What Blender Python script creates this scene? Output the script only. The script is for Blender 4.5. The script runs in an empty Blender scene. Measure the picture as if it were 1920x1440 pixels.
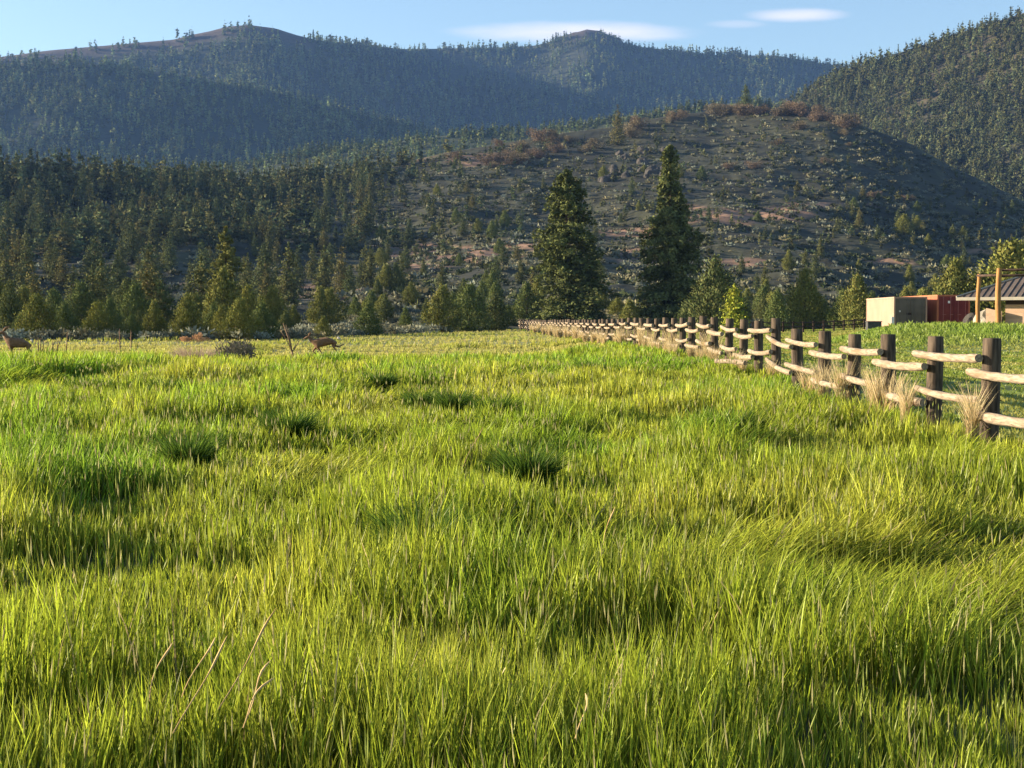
import bpy, bmesh, math, random
import numpy as np
from mathutils import Vector

# ------------------------------------------------------------------ camera, world, sun, exposure
S = bpy.context.scene
COL = S.collection
F = 2850.0                       # focal length in photograph pixels (1920 wide)
HC = 1.6                         # eye height
TH = math.atan(125.0 / F)        # camera looks slightly down
cam = bpy.data.cameras.new('camera')
cam.lens = F / 1920.0 * 36.0
cam.sensor_width = 36.0
cam.clip_start = 0.1
cam.clip_end = 20000
co = bpy.data.objects.new('camera', cam)
COL.objects.link(co)
co.location = (0, 0, HC)
co.rotation_euler = (math.pi / 2 - TH, 0, 0)
S.camera = co

SUN_EL = math.radians(14.0)
SUN_AHEAD = math.radians(10.0)    # the sun stands left of the view, a little ahead of us
sun_dir = Vector((-math.cos(SUN_AHEAD) * math.cos(SUN_EL), math.sin(SUN_AHEAD) * math.cos(SUN_EL), math.sin(SUN_EL)))
sl = bpy.data.lights.new('sun', 'SUN')
sl.energy = 5.0
sl.angle = math.radians(0.5)
sl.color = (1.0, 0.84, 0.62)
so = bpy.data.objects.new('sun', sl)
COL.objects.link(so)
so.rotation_euler = sun_dir.to_track_quat('Z', 'Y').to_euler()

W = bpy.data.worlds.new("World")
S.world = W
W.use_nodes = True
nt = W.node_tree
nt.nodes.clear()
N = nt.nodes.new
Lk = nt.links.new
sky = N('ShaderNodeTexSky')
sky.sky_type = 'NISHITA'
sky.sun_disc = False
sky.sun_elevation = SUN_EL
sky.sun_rotation = math.atan2(sun_dir.x, sun_dir.y)
sky.air_density = 1.0
sky.dust_density = 0.6
sky.ozone_density = 2.0
tc = N('ShaderNodeTexCoord')
sep = N('ShaderNodeSeparateXYZ')
Lk(tc.outputs['Generated'], sep.inputs[0])
def wm(op, a, b=None):
    n = N('ShaderNodeMath'); n.operation = op
    for i, v in enumerate((a, b)):
        if v is None: continue
        if isinstance(v, (int, float)): n.inputs[i].default_value = v
        else: Lk(v, n.inputs[i])
    return n.outputs[0]
ymax = wm('MAXIMUM', sep.outputs[1], 0.05)
az = wm('DIVIDE', sep.outputs[0], ymax)
el = wm('DIVIDE', sep.outputs[2], ymax)
mp = N('ShaderNodeMapping'); mp.inputs['Scale'].default_value = (9, 9, 60)
Lk(tc.outputs['Generated'], mp.inputs[0])
nz = N('ShaderNodeTexNoise'); nz.inputs['Scale'].default_value = 2.2; nz.inputs['Detail'].default_value = 5
Lk(mp.outputs[0], nz.inputs['Vector'])
nzc = wm('SUBTRACT', nz.outputs[0], 0.5)
total = None
for (cx, cy, wx, wy, st) in ((1080, 66, 225, 21, 1.0), (1490, 34, 95, 14, 0.85), (1375, 51, 60, 8, 0.3), (960, 68, 100, 10, 0.5)):
    a0 = (cx - 960) / F; e0 = (595 - cy) / F
    da = wm('DIVIDE', wm('SUBTRACT', az, a0), wx / F)
    de = wm('DIVIDE', wm('SUBTRACT', el, e0), wy / F)
    r = wm('ADD', wm('MULTIPLY', da, da), wm('MULTIPLY', de, de))
    r = wm('ADD', r, wm('MULTIPLY', nzc, 1.1))
    m = N('ShaderNodeMapRange'); m.interpolation_type = 'SMOOTHSTEP'
    m.inputs['From Min'].default_value = 1.3; m.inputs['From Max'].default_value = -0.35
    m.inputs['To Min'].default_value = 0; m.inputs['To Max'].default_value = st
    Lk(r, m.inputs['Value'])
    total = m.outputs[0] if total is None else wm('MAXIMUM', total, m.outputs[0])
mix = N('ShaderNodeMixRGB')
Lk(total, mix.inputs[0])
Lk(sky.outputs[0], mix.inputs[1])
mix.inputs[2].default_value = (4.7, 4.5, 4.75, 1)
bg = N('ShaderNodeBackground')
Lk(mix.outputs[0], bg.inputs[0])
bg.inputs[1].default_value = 0.07
out = N('ShaderNodeOutputWorld')
Lk(bg.outputs[0], out.inputs[0])

vs = S.view_settings
vs.view_transform = 'Standard'
vs.look = 'None'
vs.gamma = 1.0
vs.use_curve_mapping = False
vs.exposure = 1.78
S.cycles.max_bounces = 6
S.cycles.diffuse_bounces = 3
S.cycles.glossy_bounces = 2
S.cycles.transmission_bounces = 3
S.cycles.volume_bounces = 0
S.cycles.transparent_max_bounces = 4
S.cycles.use_denoising = True

rng = np.random.default_rng(7)
random.seed(7)

# ------------------------------------------------------------------ helpers
_lat = np.random.default_rng(99).random((256, 256))
def vnoise(x, y, seed=0):
    x = np.asarray(x, float) + seed * 17.31; y = np.asarray(y, float) + seed * 41.77
    xi = np.floor(x).astype(int); yi = np.floor(y).astype(int)
    fx = x - xi; fy = y - yi
    fx = fx * fx * (3 - 2 * fx); fy = fy * fy * (3 - 2 * fy)
    a = _lat[xi & 255, yi & 255]; b = _lat[(xi + 1) & 255, yi & 255]
    c = _lat[xi & 255, (yi + 1) & 255]; d = _lat[(xi + 1) & 255, (yi + 1) & 255]
    return (a * (1 - fx) + b * fx) * (1 - fy) + (c * (1 - fx) + d * fx) * fy
def fbm(x, y, seed=0, octv=3):
    s = 0; a = 1; t = 0
    for o in range(octv):
        s = s + a * vnoise(np.asarray(x) * 2 ** o, np.asarray(y) * 2 ** o, seed + o); t += a; a *= .5
    return s / t
def sstep(a, b, x):
    t = np.clip((np.asarray(x, float) - a) / (b - a), 0, 1)
    return t * t * (3 - 2 * t)
def elev(py):                    # screen row of the photograph -> tangent of elevation
    v = (720 - np.asarray(py, float)) / F
    return (-math.sin(TH) + v * math.cos(TH)) / (math.cos(TH) + v * math.sin(TH))
def P(px, py, y):                # the point seen at a pixel, at forward distance y
    v = (720 - py) / F
    k = y / (math.cos(TH) + v * math.sin(TH))
    return Vector(((px - 960) / F * k, y, HC + elev(py) * y))

def mesh_np(name, V, faces_list, mat, parent=None, tint=None, smooth=False):
    """faces_list: list of (M,k) int arrays"""
    me = bpy.data.meshes.new(name)
    V = np.asarray(V, np.float32)
    me.vertices.add(len(V)); me.vertices.foreach_set('co', V.ravel())
    nl = sum(f.size for f in faces_list); nf = sum(len(f) for f in faces_list)
    me.loops.add(nl)
    me.loops.foreach_set('vertex_index', np.concatenate([f.ravel() for f in faces_list]).astype(np.int32))
    me.polygons.add(nf)
    tot = np.concatenate([np.full(len(f), f.shape[1]) for f in faces_list]).astype(np.int32)
    st = np.concatenate([[0], np.cumsum(tot)[:-1]]).astype(np.int32)
    me.polygons.foreach_set('loop_start', st)
    if smooth: me.polygons.foreach_set('use_smooth', np.ones(nf, bool))
    if tint is not None:
        at = me.attributes.new('tint', 'FLOAT_COLOR', 'POINT')
        c = np.ones((len(V), 4), np.float32); c[:, :3] = tint
        at.data.foreach_set('color', c.ravel())
    me.update(calc_edges=True)
    if mat: me.materials.append(mat)
    ob = bpy.data.objects.new(name, me)
    COL.objects.link(ob)
    if parent: ob.parent = parent
    return ob
def tag(o, label=None, cat=None, group=None, kind=None):
    if label: o['label'] = label
    if cat: o['category'] = cat
    if group: o['group'] = group
    if kind: o['kind'] = kind
    return o
def empty(name, loc=(0, 0, 0), rz=0.0, label=None, cat=None, group=None):
    o = bpy.data.objects.new(name, None); COL.objects.link(o)
    o.empty_display_size = .3
    o.location = loc; o.rotation_euler = (0, 0, rz)
    return tag(o, label, cat, group)
def copy_tree(root):
    r = root.copy(); COL.objects.link(r)
    for ch in root.children:
        c = ch.copy(); COL.objects.link(c); c.parent = r
        for g in ch.children:
            d = g.copy(); COL.objects.link(d); d.parent = c
    return r
class MB:                        # collects verts / faces for one mesh
    def __init__(s): s.v = []; s.f = []
    def box(s, c, d, rz=0.0, taper=1.0):
        n = len(s.v); ca, sa = math.cos(rz), math.sin(rz)
        for k in (-1, 1):
            for (i, j) in ((-1, -1), (1, -1), (1, 1), (-1, 1)):
                q = taper if k == 1 else 1
                x = i * d[0] / 2 * q; y = j * d[1] / 2 * q
                s.v.append((c[0] + x * ca - y * sa, c[1] + x * sa + y * ca, c[2] + k * d[2] / 2))
        s.f += [[n + a for a in q] for q in ([3, 2, 1, 0], [4, 5, 6, 7], [0, 1, 5, 4], [1, 2, 6, 5], [2, 3, 7, 6], [3, 0, 4, 7])]
    def tube(s, pts, rad, seg=10, jit=0.0, rnd=None):
        n0 = len(s.v); pts = [Vector(p) for p in pts]
        if not hasattr(rad, '__len__'): rad = [rad] * len(pts)
        lob = [1 + (rnd.uniform(-jit, jit) if rnd else 0) for _ in range(seg)]
        for i, p in enumerate(pts):
            t = (pts[min(i + 1, len(pts) - 1)] - pts[max(i - 1, 0)]).normalized()
            up = Vector((0, 0, 1)) if abs(t.z) < .9 else Vector((0, 1, 0))
            a = t.cross(up).normalized(); b = a.cross(t).normalized()
            for k in range(seg):
                an = 2 * math.pi * k / seg
                rr = rad[i] * lob[k] * (1 + (rnd.uniform(-jit, jit) * .5 if rnd else 0))
                s.v.append(tuple(p + a * math.cos(an) * rr + b * math.sin(an) * rr))
        for i in range(len(pts) - 1):
            for k in range(seg):
                a = n0 + i * seg + k; b = n0 + i * seg + (k + 1) % seg
                s.f.append([a, b, b + seg, a + seg])
        s.f.append([n0 + k for k in range(seg)][::-1])
        s.f.append([n0 + (len(pts) - 1) * seg + k for k in range(seg)])
    def poly(s, pts):
        n = len(s.v); s.v += [tuple(p) for p in pts]; s.f.append(list(range(n, n + len(pts))))
    def build(s, name, mat, parent=None, smooth=False, bevel=0.0):
        me = bpy.data.meshes.new(name); me.from_pydata(s.v, [], s.f)
        bm = bmesh.new(); bm.from_mesh(me)
        bmesh.ops.recalc_face_normals(bm, faces=bm.faces)
        if bevel: bmesh.ops.bevel(bm, geom=bm.edges[:], offset=bevel, segments=2, affect='EDGES')
        bm.to_mesh(me); bm.free()
        if smooth:
            me.polygons.foreach_set('use_smooth', np.ones(len(me.polygons), bool))
        me.materials.append(mat)
        o = bpy.data.objects.new(name, me); COL.objects.link(o)
        if parent: o.parent = parent
        return o
def smooth_by_angle(o, ang=40):
    me = o.data
    bm = bmesh.new(); bm.from_mesh(me)
    for e in bm.edges:
        e.smooth = len(e.link_faces) == 2 and e.calc_face_angle(0) < math.radians(ang)
    for f in bm.faces: f.smooth = True
    bm.to_mesh(me); bm.free()

# ------------------------------------------------------------------ materials
def newmat(name):
    m = bpy.data.materials.new(name); m.use_nodes = True
    t = m.node_tree; t.nodes.clear()
    return m, t
def leafmat(name, mul=(1, 1, 1), trans=.35, gloss=.0, grough=.4):
    m, t = newmat(name); n = t.nodes.new; l = t.links.new
    a = n('ShaderNodeAttribute'); a.attribute_name = 'tint'
    mx = n('ShaderNodeMixRGB'); mx.blend_type = 'MULTIPLY'; mx.inputs[0].default_value = 1
    l(a.outputs['Color'], mx.inputs[1]); mx.inputs[2].default_value = (*mul, 1)
    d = n('ShaderNodeBsdfDiffuse'); tr = n('ShaderNodeBsdfTranslucent')
    l(mx.outputs[0], d.inputs[0]); l(mx.outputs[0], tr.inputs[0])
    ms = n('ShaderNodeMixShader'); ms.inputs[0].default_value = trans
    l(d.outputs[0], ms.inputs[1]); l(tr.outputs[0], ms.inputs[2])
    last = ms
    if gloss:
        g = n('ShaderNodeBsdfGlossy'); g.inputs['Roughness'].default_value = grough
        g.inputs[0].default_value = (.9, .9, .8, 1)
        m2 = n('ShaderNodeMixShader'); m2.inputs[0].default_value = gloss
        l(ms.outputs[0], m2.inputs[1]); l(g.outputs[0], m2.inputs[2]); last = m2
    o = n('ShaderNodeOutputMaterial'); l(last.outputs[0], o.inputs[0])
    return m
def noisemat(name, c1, c2, scale=5, detail=6, rough=.9, bump=0.0, stretch=(1, 1, 1), lo=.35, hi=.65, tint=False, c3=None, scale3=1, metallic=0, bdist=.02):
    m, t = newmat(name); n = t.nodes.new; l = t.links.new
    tcn = n('ShaderNodeTexCoord'); mpn = n('ShaderNodeMapping'); mpn.inputs['Scale'].default_value = stretch
    l(tcn.outputs['Object'], mpn.inputs[0])
    z = n('ShaderNodeTexNoise'); z.inputs['Scale'].default_value = scale; z.inputs['Detail'].default_value = detail
    l(mpn.outputs[0], z.inputs['Vector'])
    r = n('ShaderNodeValToRGB'); r.color_ramp.elements[0].position = lo; r.color_ramp.elements[1].position = hi
    r.color_ramp.elements[0].color = (*c1, 1); r.color_ramp.elements[1].color = (*c2, 1)
    l(z.outputs[0], r.inputs[0]); colr = r.outputs[0]
    if c3:
        z3 = n('ShaderNodeTexNoise'); z3.inputs['Scale'].default_value = scale3; z3.inputs['Detail'].default_value = 4
        l(mpn.outputs[0], z3.inputs['Vector'])
        mr = n('ShaderNodeMapRange'); mr.inputs['From Min'].default_value = .5; mr.inputs['From Max'].default_value = .66
        l(z3.outputs[0], mr.inputs[0])
        mx = n('ShaderNodeMixRGB'); l(mr.outputs[0], mx.inputs[0]); l(colr, mx.inputs[1]); mx.inputs[2].default_value = (*c3, 1)
        colr = mx.outputs[0]
    if tint:
        a = n('ShaderNodeAttribute'); a.attribute_name = 'tint'
        mx = n('ShaderNodeMixRGB'); mx.blend_type = 'MULTIPLY'; mx.inputs[0].default_value = 1
        l(colr, mx.inputs[1]); l(a.outputs['Color'], mx.inputs[2]); colr = mx.outputs[0]
    b = n('ShaderNodeBsdfPrincipled'); l(colr, b.inputs['Base Color']); b.inputs['Roughness'].default_value = rough
    b.inputs['Metallic'].default_value = metallic
    b.inputs['Specular IOR Level'].default_value = .25
    if bump:
        bp = n('ShaderNodeBump'); bp.inputs['Strength'].default_value = bump; bp.inputs['Distance'].default_value = bdist
        l(z.outputs[0], bp.inputs['Height']); l(bp.outputs[0], b.inputs['Normal'])
    o = n('ShaderNodeOutputMaterial'); l(b.outputs[0], o.inputs[0])
    return m

M = {}
M['grass'] = leafmat('grass_blades', trans=.48, gloss=.014, grough=.42)
M['needles'] = leafmat('conifer_needles', trans=.1)
M['sage'] = leafmat('sage_leaves', trans=.15)
M['turf'] = noisemat('turf_soil', (.03, .04, .014), (.10, .12, .035), scale=1.3, tint=True)
M['hill'] = noisemat('hill_soil', (.6, .6, .6), (1.25, 1.2, 1.15), scale=.12, detail=9, tint=True, bump=.6, bdist=1.5, lo=.3, hi=.7)
M['post'] = noisemat('weathered_post', (.035, .025, .018), (.13, .095, .065), scale=5, stretch=(5, 5, .6), bump=.6, bdist=.01)
M['rail'] = noisemat('peeled_rail', (.17, .135, .095), (.38, .30, .21), scale=7, stretch=(6, .7, 6), bump=.5, c3=(.20, .14, .085), scale3=2, bdist=.01)
M['nail'] = noisemat('rusty_nail', (.05, .03, .02), (.09, .05, .03), metallic=.6, rough=.6)
M['bark'] = noisemat('bark', (.05, .035, .025), (.12, .085, .06), scale=3, stretch=(3, 3, .5))
M['pole'] = noisemat('peeled_pole', (.26, .12, .04), (.40, .21, .075), scale=2, stretch=(4, 4, .4), bump=.3)
M['tan_paint'] = noisemat('tan_paint', (.34, .225, .16), (.39, .265, .19), scale=.8, rough=.7)
M['grey_paint'] = noisemat('grey_door_paint', (.10, .088, .072), (.14, .122, .10), scale=1.2, rough=.7)
M['red_sunlit'] = noisemat('red_sunlit_paint', (.36, .12, .06), (.44, .16, .08), scale=.9, rough=.7, c3=(.36, .12, .06), scale3=1.5)  # container red for body and frame, sunlight painted in as orange
M['red_shaded'] = noisemat('red_shaded_door_paint', (.13, .025, .025), (.19, .04, .035), scale=.9, rough=.7)  # the same red for the doors, darkened with their shade painted in
M['rust'] = noisemat('rusty_edge', (.45, .14, .05), (.6, .22, .08), scale=2)
M['steel'] = noisemat('dull_steel', (.4, .4, .4), (.55, .55, .55), metallic=.5, rough=.5)
M['pinksteel'] = noisemat('door_rods', (.25, .09, .09), (.32, .13, .12), rough=.6)
M['roof'] = noisemat('brown_metal_roof', (.10, .075, .06), (.14, .11, .09), scale=1.5, rough=.75)
M['fascia'] = noisemat('fascia', (.33, .30, .24), (.4, .36, .29), scale=2)
M['dark_wood'] = noisemat('dark_wood', (.04, .025, .018), (.075, .045, .03), scale=3)
M['white'] = noisemat('white_board', (.7, .7, .68), (.8, .8, .78))
M['darkgrey'] = noisemat('dark_grey_box', (.05, .05, .05), (.08, .08, .078))
M['rock'] = noisemat('rock', (.035, .032, .028), (.09, .08, .068), scale=.6, bump=.8, bdist=.3)
M['deer'] = noisemat('deer_coat', (.13, .072, .038), (.21, .12, .065), scale=7)
M['deerwhite'] = noisemat('pale_hair', (.5, .45, .38), (.65, .6, .52), scale=7)
M['deerdark'] = noisemat('dark_hair', (.02, .016, .013), (.04, .03, .025), scale=7)
def brickmat():
    m, t = newmat('tan_block_wall'); n = t.nodes.new; l = t.links.new
    tcn = n('ShaderNodeTexCoord')
    mpn = n('ShaderNodeMapping'); mpn.inputs['Rotation'].default_value = (math.pi / 2, 0, 0)
    l(tcn.outputs['Object'], mpn.inputs[0])
    br = n('ShaderNodeTexBrick'); br.inputs['Scale'].default_value = 1
    br.inputs['Brick Width'].default_value = .4; br.inputs['Row Height'].default_value = .2
    br.inputs['Mortar Size'].default_value = .012
    br.inputs['Color1'].default_value = (.42, .27, .17, 1); br.inputs['Color2'].default_value = (.52, .34, .22, 1)
    br.inputs['Mortar'].default_value = (.40, .30, .22, 1)
    l(mpn.outputs[0], br.inputs['Vector'])
    b = n('ShaderNodeBsdfPrincipled'); l(br.outputs[0], b.inputs['Base Color']); b.inputs['Roughness'].default_value = .9
    o = n('ShaderNodeOutputMaterial'); l(b.outputs[0], o.inputs[0]); return m
M['brick'] = brickmat()
M['straw'] = noisemat('straw', (.42, .27, .10), (.6, .42, .2), scale=9)

# ------------------------------------------------------------------ terrain
fd = np.array([0, 15, 19, 24, 29, 31.2, 33, 39, 46, 60, 83, 110, 136, 185, 230])
fx = np.array([6.0, 6.0, 5.97, 5.93, 5.9, 5.88, 5.87, 5.84, 5.79, 5.5, 4.8, 4.1, 3.4, 1.3, -1.0])
fg = np.array([0, 0, 0, -.01, 0, .05, .24, .22, .30, .28, .17, .12, .05, -.02, 0])
def fence_x(y): return np.interp(y, fd, fx)
EDGE_PX = [-400, 0, 500, 620, 750, 900, 980, 1400, 1650, 2400]
EDGE_D = [104, 106, 108, 125, 150, 185, 205, 205, 190, 180]
def edge_d(px): return np.interp(px, EDGE_PX, EDGE_D)
def ground_z(x, y):
    x = np.asarray(x, float); y = np.asarray(y, float)
    ys = np.maximum(y, 5); u = x / ys
    fa = 1 - sstep(60, 120, y)
    z = (.10 * (vnoise(x / 2.7, y / 2.7, 1) - .5) + .26 * (vnoise(x / 7, y / 8, 2) - .5)) * (.35 + .65 * fa) * (1 - .9 * sstep(-2.0, -.3, x - fence_x(ys)))
    z = z + np.interp(y, fd, fg) * np.exp(-((x - 6.5) / np.where(x > 6.5, 9., 3.5)) ** 2)
    z = z - .46 * sstep(46, 68, y) * (1 - .75 * sstep(76, 108, y)) * sstep(0, 5, fence_x(y) - x)
    m = sstep(.185, .265, u) * sstep(62, 92, y) * .98
    m = m * (1 - .5 * sstep(93, 103, y))
    z = z + m + .18 * (vnoise(x / 4, y / 4, 6) - .4) * sstep(.2, .26, u) * sstep(72, 88, y) * (1 - sstep(95, 104, y))
    return z

LAY = {}
def deflayer(key, y0, z0, p, cpx, cy, dpx, dy, amp, wl, seed, back=.35):
    LAY[key] = dict(y0=y0, e0=(z0 - HC) / y0, p=p, cpx=np.array(cpx, float), ce=elev(cy), dpx=np.array(dpx, float), dy=np.array(dy, float), amp=amp, wl=wl, seed=seed, back=back)
deflayer('A', 150, -.9, 1.12,
         [-900, -300, 0, 300, 500, 700, 830, 950, 1050, 1150, 1250, 1350, 1450, 1550, 1620, 1700, 1780, 1850, 1920, 2100, 2700],
         [420, 345, 335, 338, 345, 320, 288, 268, 250, 238, 218, 206, 203, 216, 238, 268, 312, 345, 380, 440, 500],
         [0, 700, 1350, 1920], [620, 760, 900, 760], 6.5, 70, 11)
deflayer('B', 700, 0, .95,
         [-900, 0, 200, 300, 400, 600, 830, 1000, 1100, 1200, 1300, 1400, 1500, 1600, 2700],
         [330, 322, 330, 335, 318, 285, 255, 245, 228, 214, 200, 190, 200, 260, 400],
         [0, 1920], [1500, 1500], 9, 160, 21)
deflayer('C', 700, -40, 1.0,
         [800, 1200, 1400, 1450, 1500, 1560, 1640, 1700, 1800, 1900, 2100, 2700],
         [500, 330, 228, 205, 178, 142, 112, 92, 58, 28, -50, -120],
         [0, 1400, 1920], [1500, 1600, 1450], 10, 120, 31)
deflayer('D', 1500, 0, .9,
         [-900, -300, 0, 80, 150, 300, 500, 600, 700, 810, 900, 1000, 2700],
         [100, 110, 122, 116, 116, 135, 170, 195, 220, 248, 300, 380, 560],
         [0, 1920], [2300, 2500], 16, 240, 41)
deflayer('E', 2000, 0, .9,
         [-900, -300, 0, 100, 200, 330, 360, 400, 430, 470, 520, 560, 600, 680, 760, 900, 1000, 1030, 1045, 1060, 1076, 1085, 1098, 1110, 1124, 1136, 1150, 1163, 1200, 1350, 1450, 1560, 1700, 2700],
         [190, 140, 108, 95, 86, 74, 66, 58, 50, 47, 53, 66, 76, 84, 92, 90, 86, 79, 70, 67, 60, 60, 55, 57, 58, 65, 69, 79, 88, 104, 104, 122, 170, 360],
         [-400, 560, 820, 1920], [3000, 3050, 3700, 3900], 22, 300, 51)
def pexp(L, px):
    return L['p'] + (np.interp(px, [1350, 1750], [0, .5]) if L['seed'] == 11 else 0)
def lay_z(key, x, y, noise=True):
    L = LAY[key]; x = np.asarray(x, float); y = np.asarray(y, float)
    px = 960 + x / y * F
    ce = np.interp(px, L['cpx'], L['ce']); yc = np.interp(px, L['dpx'], L['dy'])
    t = np.clip((y - L['y0']) / (yc - L['y0']), 0, 1)
    e = L['e0'] + (ce - L['e0']) * t ** pexp(L, px)
    z = HC + e * np.minimum(y, yc) - L['back'] * np.maximum(y - yc, 0)
    if noise:
        w = L['wl']; k = np.clip(4 * t * (1 - t) * 1.0, 0, 1) + .06
        rid = 1 - np.abs(2 * fbm(x / w + .15 * y / w, y / w * .45, L['seed'], 4) - 1) * 1.6
        z = z + L['amp'] * k * (rid - .55)
        z = z + L['amp'] * .25 * k * (fbm(x / w * 5, y / w * 4, L['seed'] + 5, 3) - .5)
        if key == 'A': z = z + 3.6 * k * (fbm(x / 16, y / 15, 77, 4) - .5)
    return z
def top_z(x, y):
    z = ground_z(x, y)
    for k in LAY:
        L = LAY[k]
        z = np.where(np.asarray(y) > L['y0'] + 1, np.maximum(z, lay_z(k, x, np.maximum(y, 1.))), z)
    return z
def lay_pos(key, px, py):        # where a screen point lies on a slope
    L = LAY[key]; px = np.asarray(px, float)
    ce = np.interp(px, L['cpx'], L['ce']); yc = np.interp(px, L['dpx'], L['dy'])
    t = np.clip((elev(py) - L['e0']) / (ce - L['e0']), 0, 1) ** (1 / pexp(L, px))
    y = L['y0'] + t * (yc - L['y0'])
    return (px - 960) / F * y, y

def grid_mesh(name, X, Y, Z, mat, tint):
    r, c = X.shape
    V = np.stack([X, Y, Z], -1).reshape(-1, 3)
    i = np.arange(r * c).reshape(r, c)
    f = np.stack([i[:-1, :-1], i[:-1, 1:], i[1:, 1:], i[1:, :-1]], -1).reshape(-1, 4)
    return mesh_np(name, V, [f], mat, tint=tint.reshape(-1, 3), smooth=True)

# the meadow floor
ys = np.concatenate([np.linspace(-60, 2, 12), np.geomspace(3, 420, 190)])
xs = np.linspace(-1, 1, 321)
Yg = np.repeat(ys[:, None], 321, 1)
Xg = xs[None, :] * np.abs(xs[None, :]) ** .35 * (40 + np.maximum(Yg, 0) * 1.1)
Zg = ground_z(Xg, Yg) - .6 * sstep(205, 260, Yg)
pxg = 960 + Xg / np.maximum(Yg, 3) * F
dry = sstep(62, 80, Yg)[..., None] * (pxg < 1500)[..., None]
sag = sstep(-2, 3, Yg - edge_d(pxg))[..., None]
right = (Xg > fence_x(Yg))[..., None]
tint = np.where(right, np.array([2.3, 2.4, 1.6]), np.array([1., 1.05, .9]) * (1 - dry) + np.array([2.5, 2.2, 2.6]) * dry)
tint = tint * (1 - sag) + np.array([1.6, 1.2, 2.2]) * sag
grid_mesh('ground', Xg, Yg, Zg, M['turf'], tint)['kind'] = 'structure'

def layer_mesh(key, name, rows, cols, colfun, umax=.62):
    L = LAY[key]
    u = np.linspace(-umax, umax, cols); pxs = 960 + u * F
    yc = np.interp(pxs, L['dpx'], L['dy'])
    t = np.concatenate([np.linspace(0, 1, rows), 1 + np.linspace(.02, .5, 12)])
    Y = L['y0'] + t[:, None] * (yc[None, :] - L['y0'])
    X = u[None, :] * Y
    Z = lay_z(key, X, Y)
    tint = colfun(X, Y, Z, np.repeat(pxs[None, :], len(t), 0))
    o = grid_mesh(name, X, Y, Z, M['hill'], tint); o['kind'] = 'structure'
    return o
def screen_y(x, y, z):
    dy = y * math.cos(TH) - (z - HC) * math.sin(TH); dz = (z - HC) * math.cos(TH) + y * math.sin(TH)
    return 720 - F * dz / dy
DIRT = [(830, 482, 120, 20, 1.), (980, 462, 80, 10, .8), (1185, 437, 70, 9, 1.), (1170, 470, 60, 10, .7), (1420, 402, 130, 16, .9), (1540, 385, 90, 8, .7),
        (600, 548, 150, 12, .9), (370, 540, 110, 8, .8), (1390, 492, 70, 8, 1.), (1700, 490, 120, 8, .5), (1210, 492, 60, 9, .8),
        (900, 300, 110, 14, .7), (1300, 388, 60, 8, .5), (760, 462, 60, 8, .6), (120, 420, 120, 14, .25), (1880, 470, 80, 10, .6)]
def colA(X, Y, Z, PX):
    py = screen_y(X, Y, Z)
    m = np.zeros(X.shape)
    for (cx, cy, wx, wy, s) in DIRT:
        m = np.maximum(m, s * np.exp(-(((PX - cx) / wx) ** 2 + ((py - cy) / wy) ** 2)))
    m = sstep(.25, .6, m + .9 * (fbm(X / 7, Y / 16, 3, 4) - .5))
    n = fbm(X / 30, Y / 40, 8, 3)[..., None]
    base = np.array([.040, .040, .023]) * (.6 + .8 * n)
    st = (fbm(X / 5, Y / 22, 9, 3) > .55)[..., None] * .5 + .75
    base = base * np.array([1, 1.05, .95]) * st
    return base * (1 - m[..., None]) + np.array([.25, .155, .10]) * m[..., None]
def colF(c1, c2, w, seed, bare=None):
    def f(X, Y, Z, PX):
        n = sstep(.35, .65, fbm(X / w, Y / w, seed, 4))[..., None]
        c = np.array(c1) * (1 - n) + np.array(c2) * n
        if bare:
            k = bare(X, Y, Z, PX)[..., None]
            c = c * (1 - k) + np.array([.055, .042, .036]) * k
        return c
    return f
layer_mesh('A', 'hill', 330, 640, colA)
layer_mesh('B', 'forested_ridge', 60, 300, colF((.035, .05, .022), (.07, .075, .035), 90, 1))
layer_mesh('C', 'hillside', 90, 360, colF((.03, .034, .018), (.07, .06, .036), 60, 2))
layer_mesh('D', 'mountain_spur', 60, 300, colF((.02, .03, .015), (.035, .045, .024), 150, 3))
def bareE(X, Y, Z, PX):
    py = screen_y(X, Y, Z)
    top = np.interp(PX, LAY['E']['cpx'], 595 - LAY['E']['ce'] * F)
    k = (1 - sstep(3, 24, py - top)) * (1 - sstep(560, 640, PX))
    k2 = (1 - sstep(4, 18, py - top)) * np.exp(-((PX - 1100) / 45) ** 4)
    return np.clip(np.maximum(k, k2), 0, 1)
layer_mesh('E', 'mountain', 90, 420, colF((.022, .032, .016), (.045, .052, .028), 200, 4, bareE))

# ------------------------------------------------------------------ tree and shrub meshes
def side(C, D, rnd, flat=1.0):
    Nn = np.stack([C[:, 0], C[:, 1], np.zeros(len(C))], 1); Nn /= np.linalg.norm(Nn, axis=1)[:, None] + 1e-6
    Nn = Nn + np.array([0, 0, .35]) + rnd.normal(size=Nn.shape) * .38
    s = np.cross(Nn, D); s /= np.linalg.norm(s, axis=1)[:, None] + 1e-9
    return s
def leaves(C, D, Lr, Wr, cols, rnd):
    """diamond leaves: centres C, directions D (unit), lengths, widths -> V, F, T"""
    n = len(C)
    s = side(C, D, rnd)
    a = C - D * Lr[:, None] * .5; b = C + D * Lr[:, None] * .5
    c = C + s * Wr[:, None] * .5; d = C - s * Wr[:, None] * .5
    V = np.stack([a, c, b, d], 1).reshape(-1, 3)
    Fq = (np.arange(n)[:, None] * 4 + np.arange(4)[None]).astype(int)
    T = np.repeat(cols, 4, 0)
    return V, Fq, T
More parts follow.
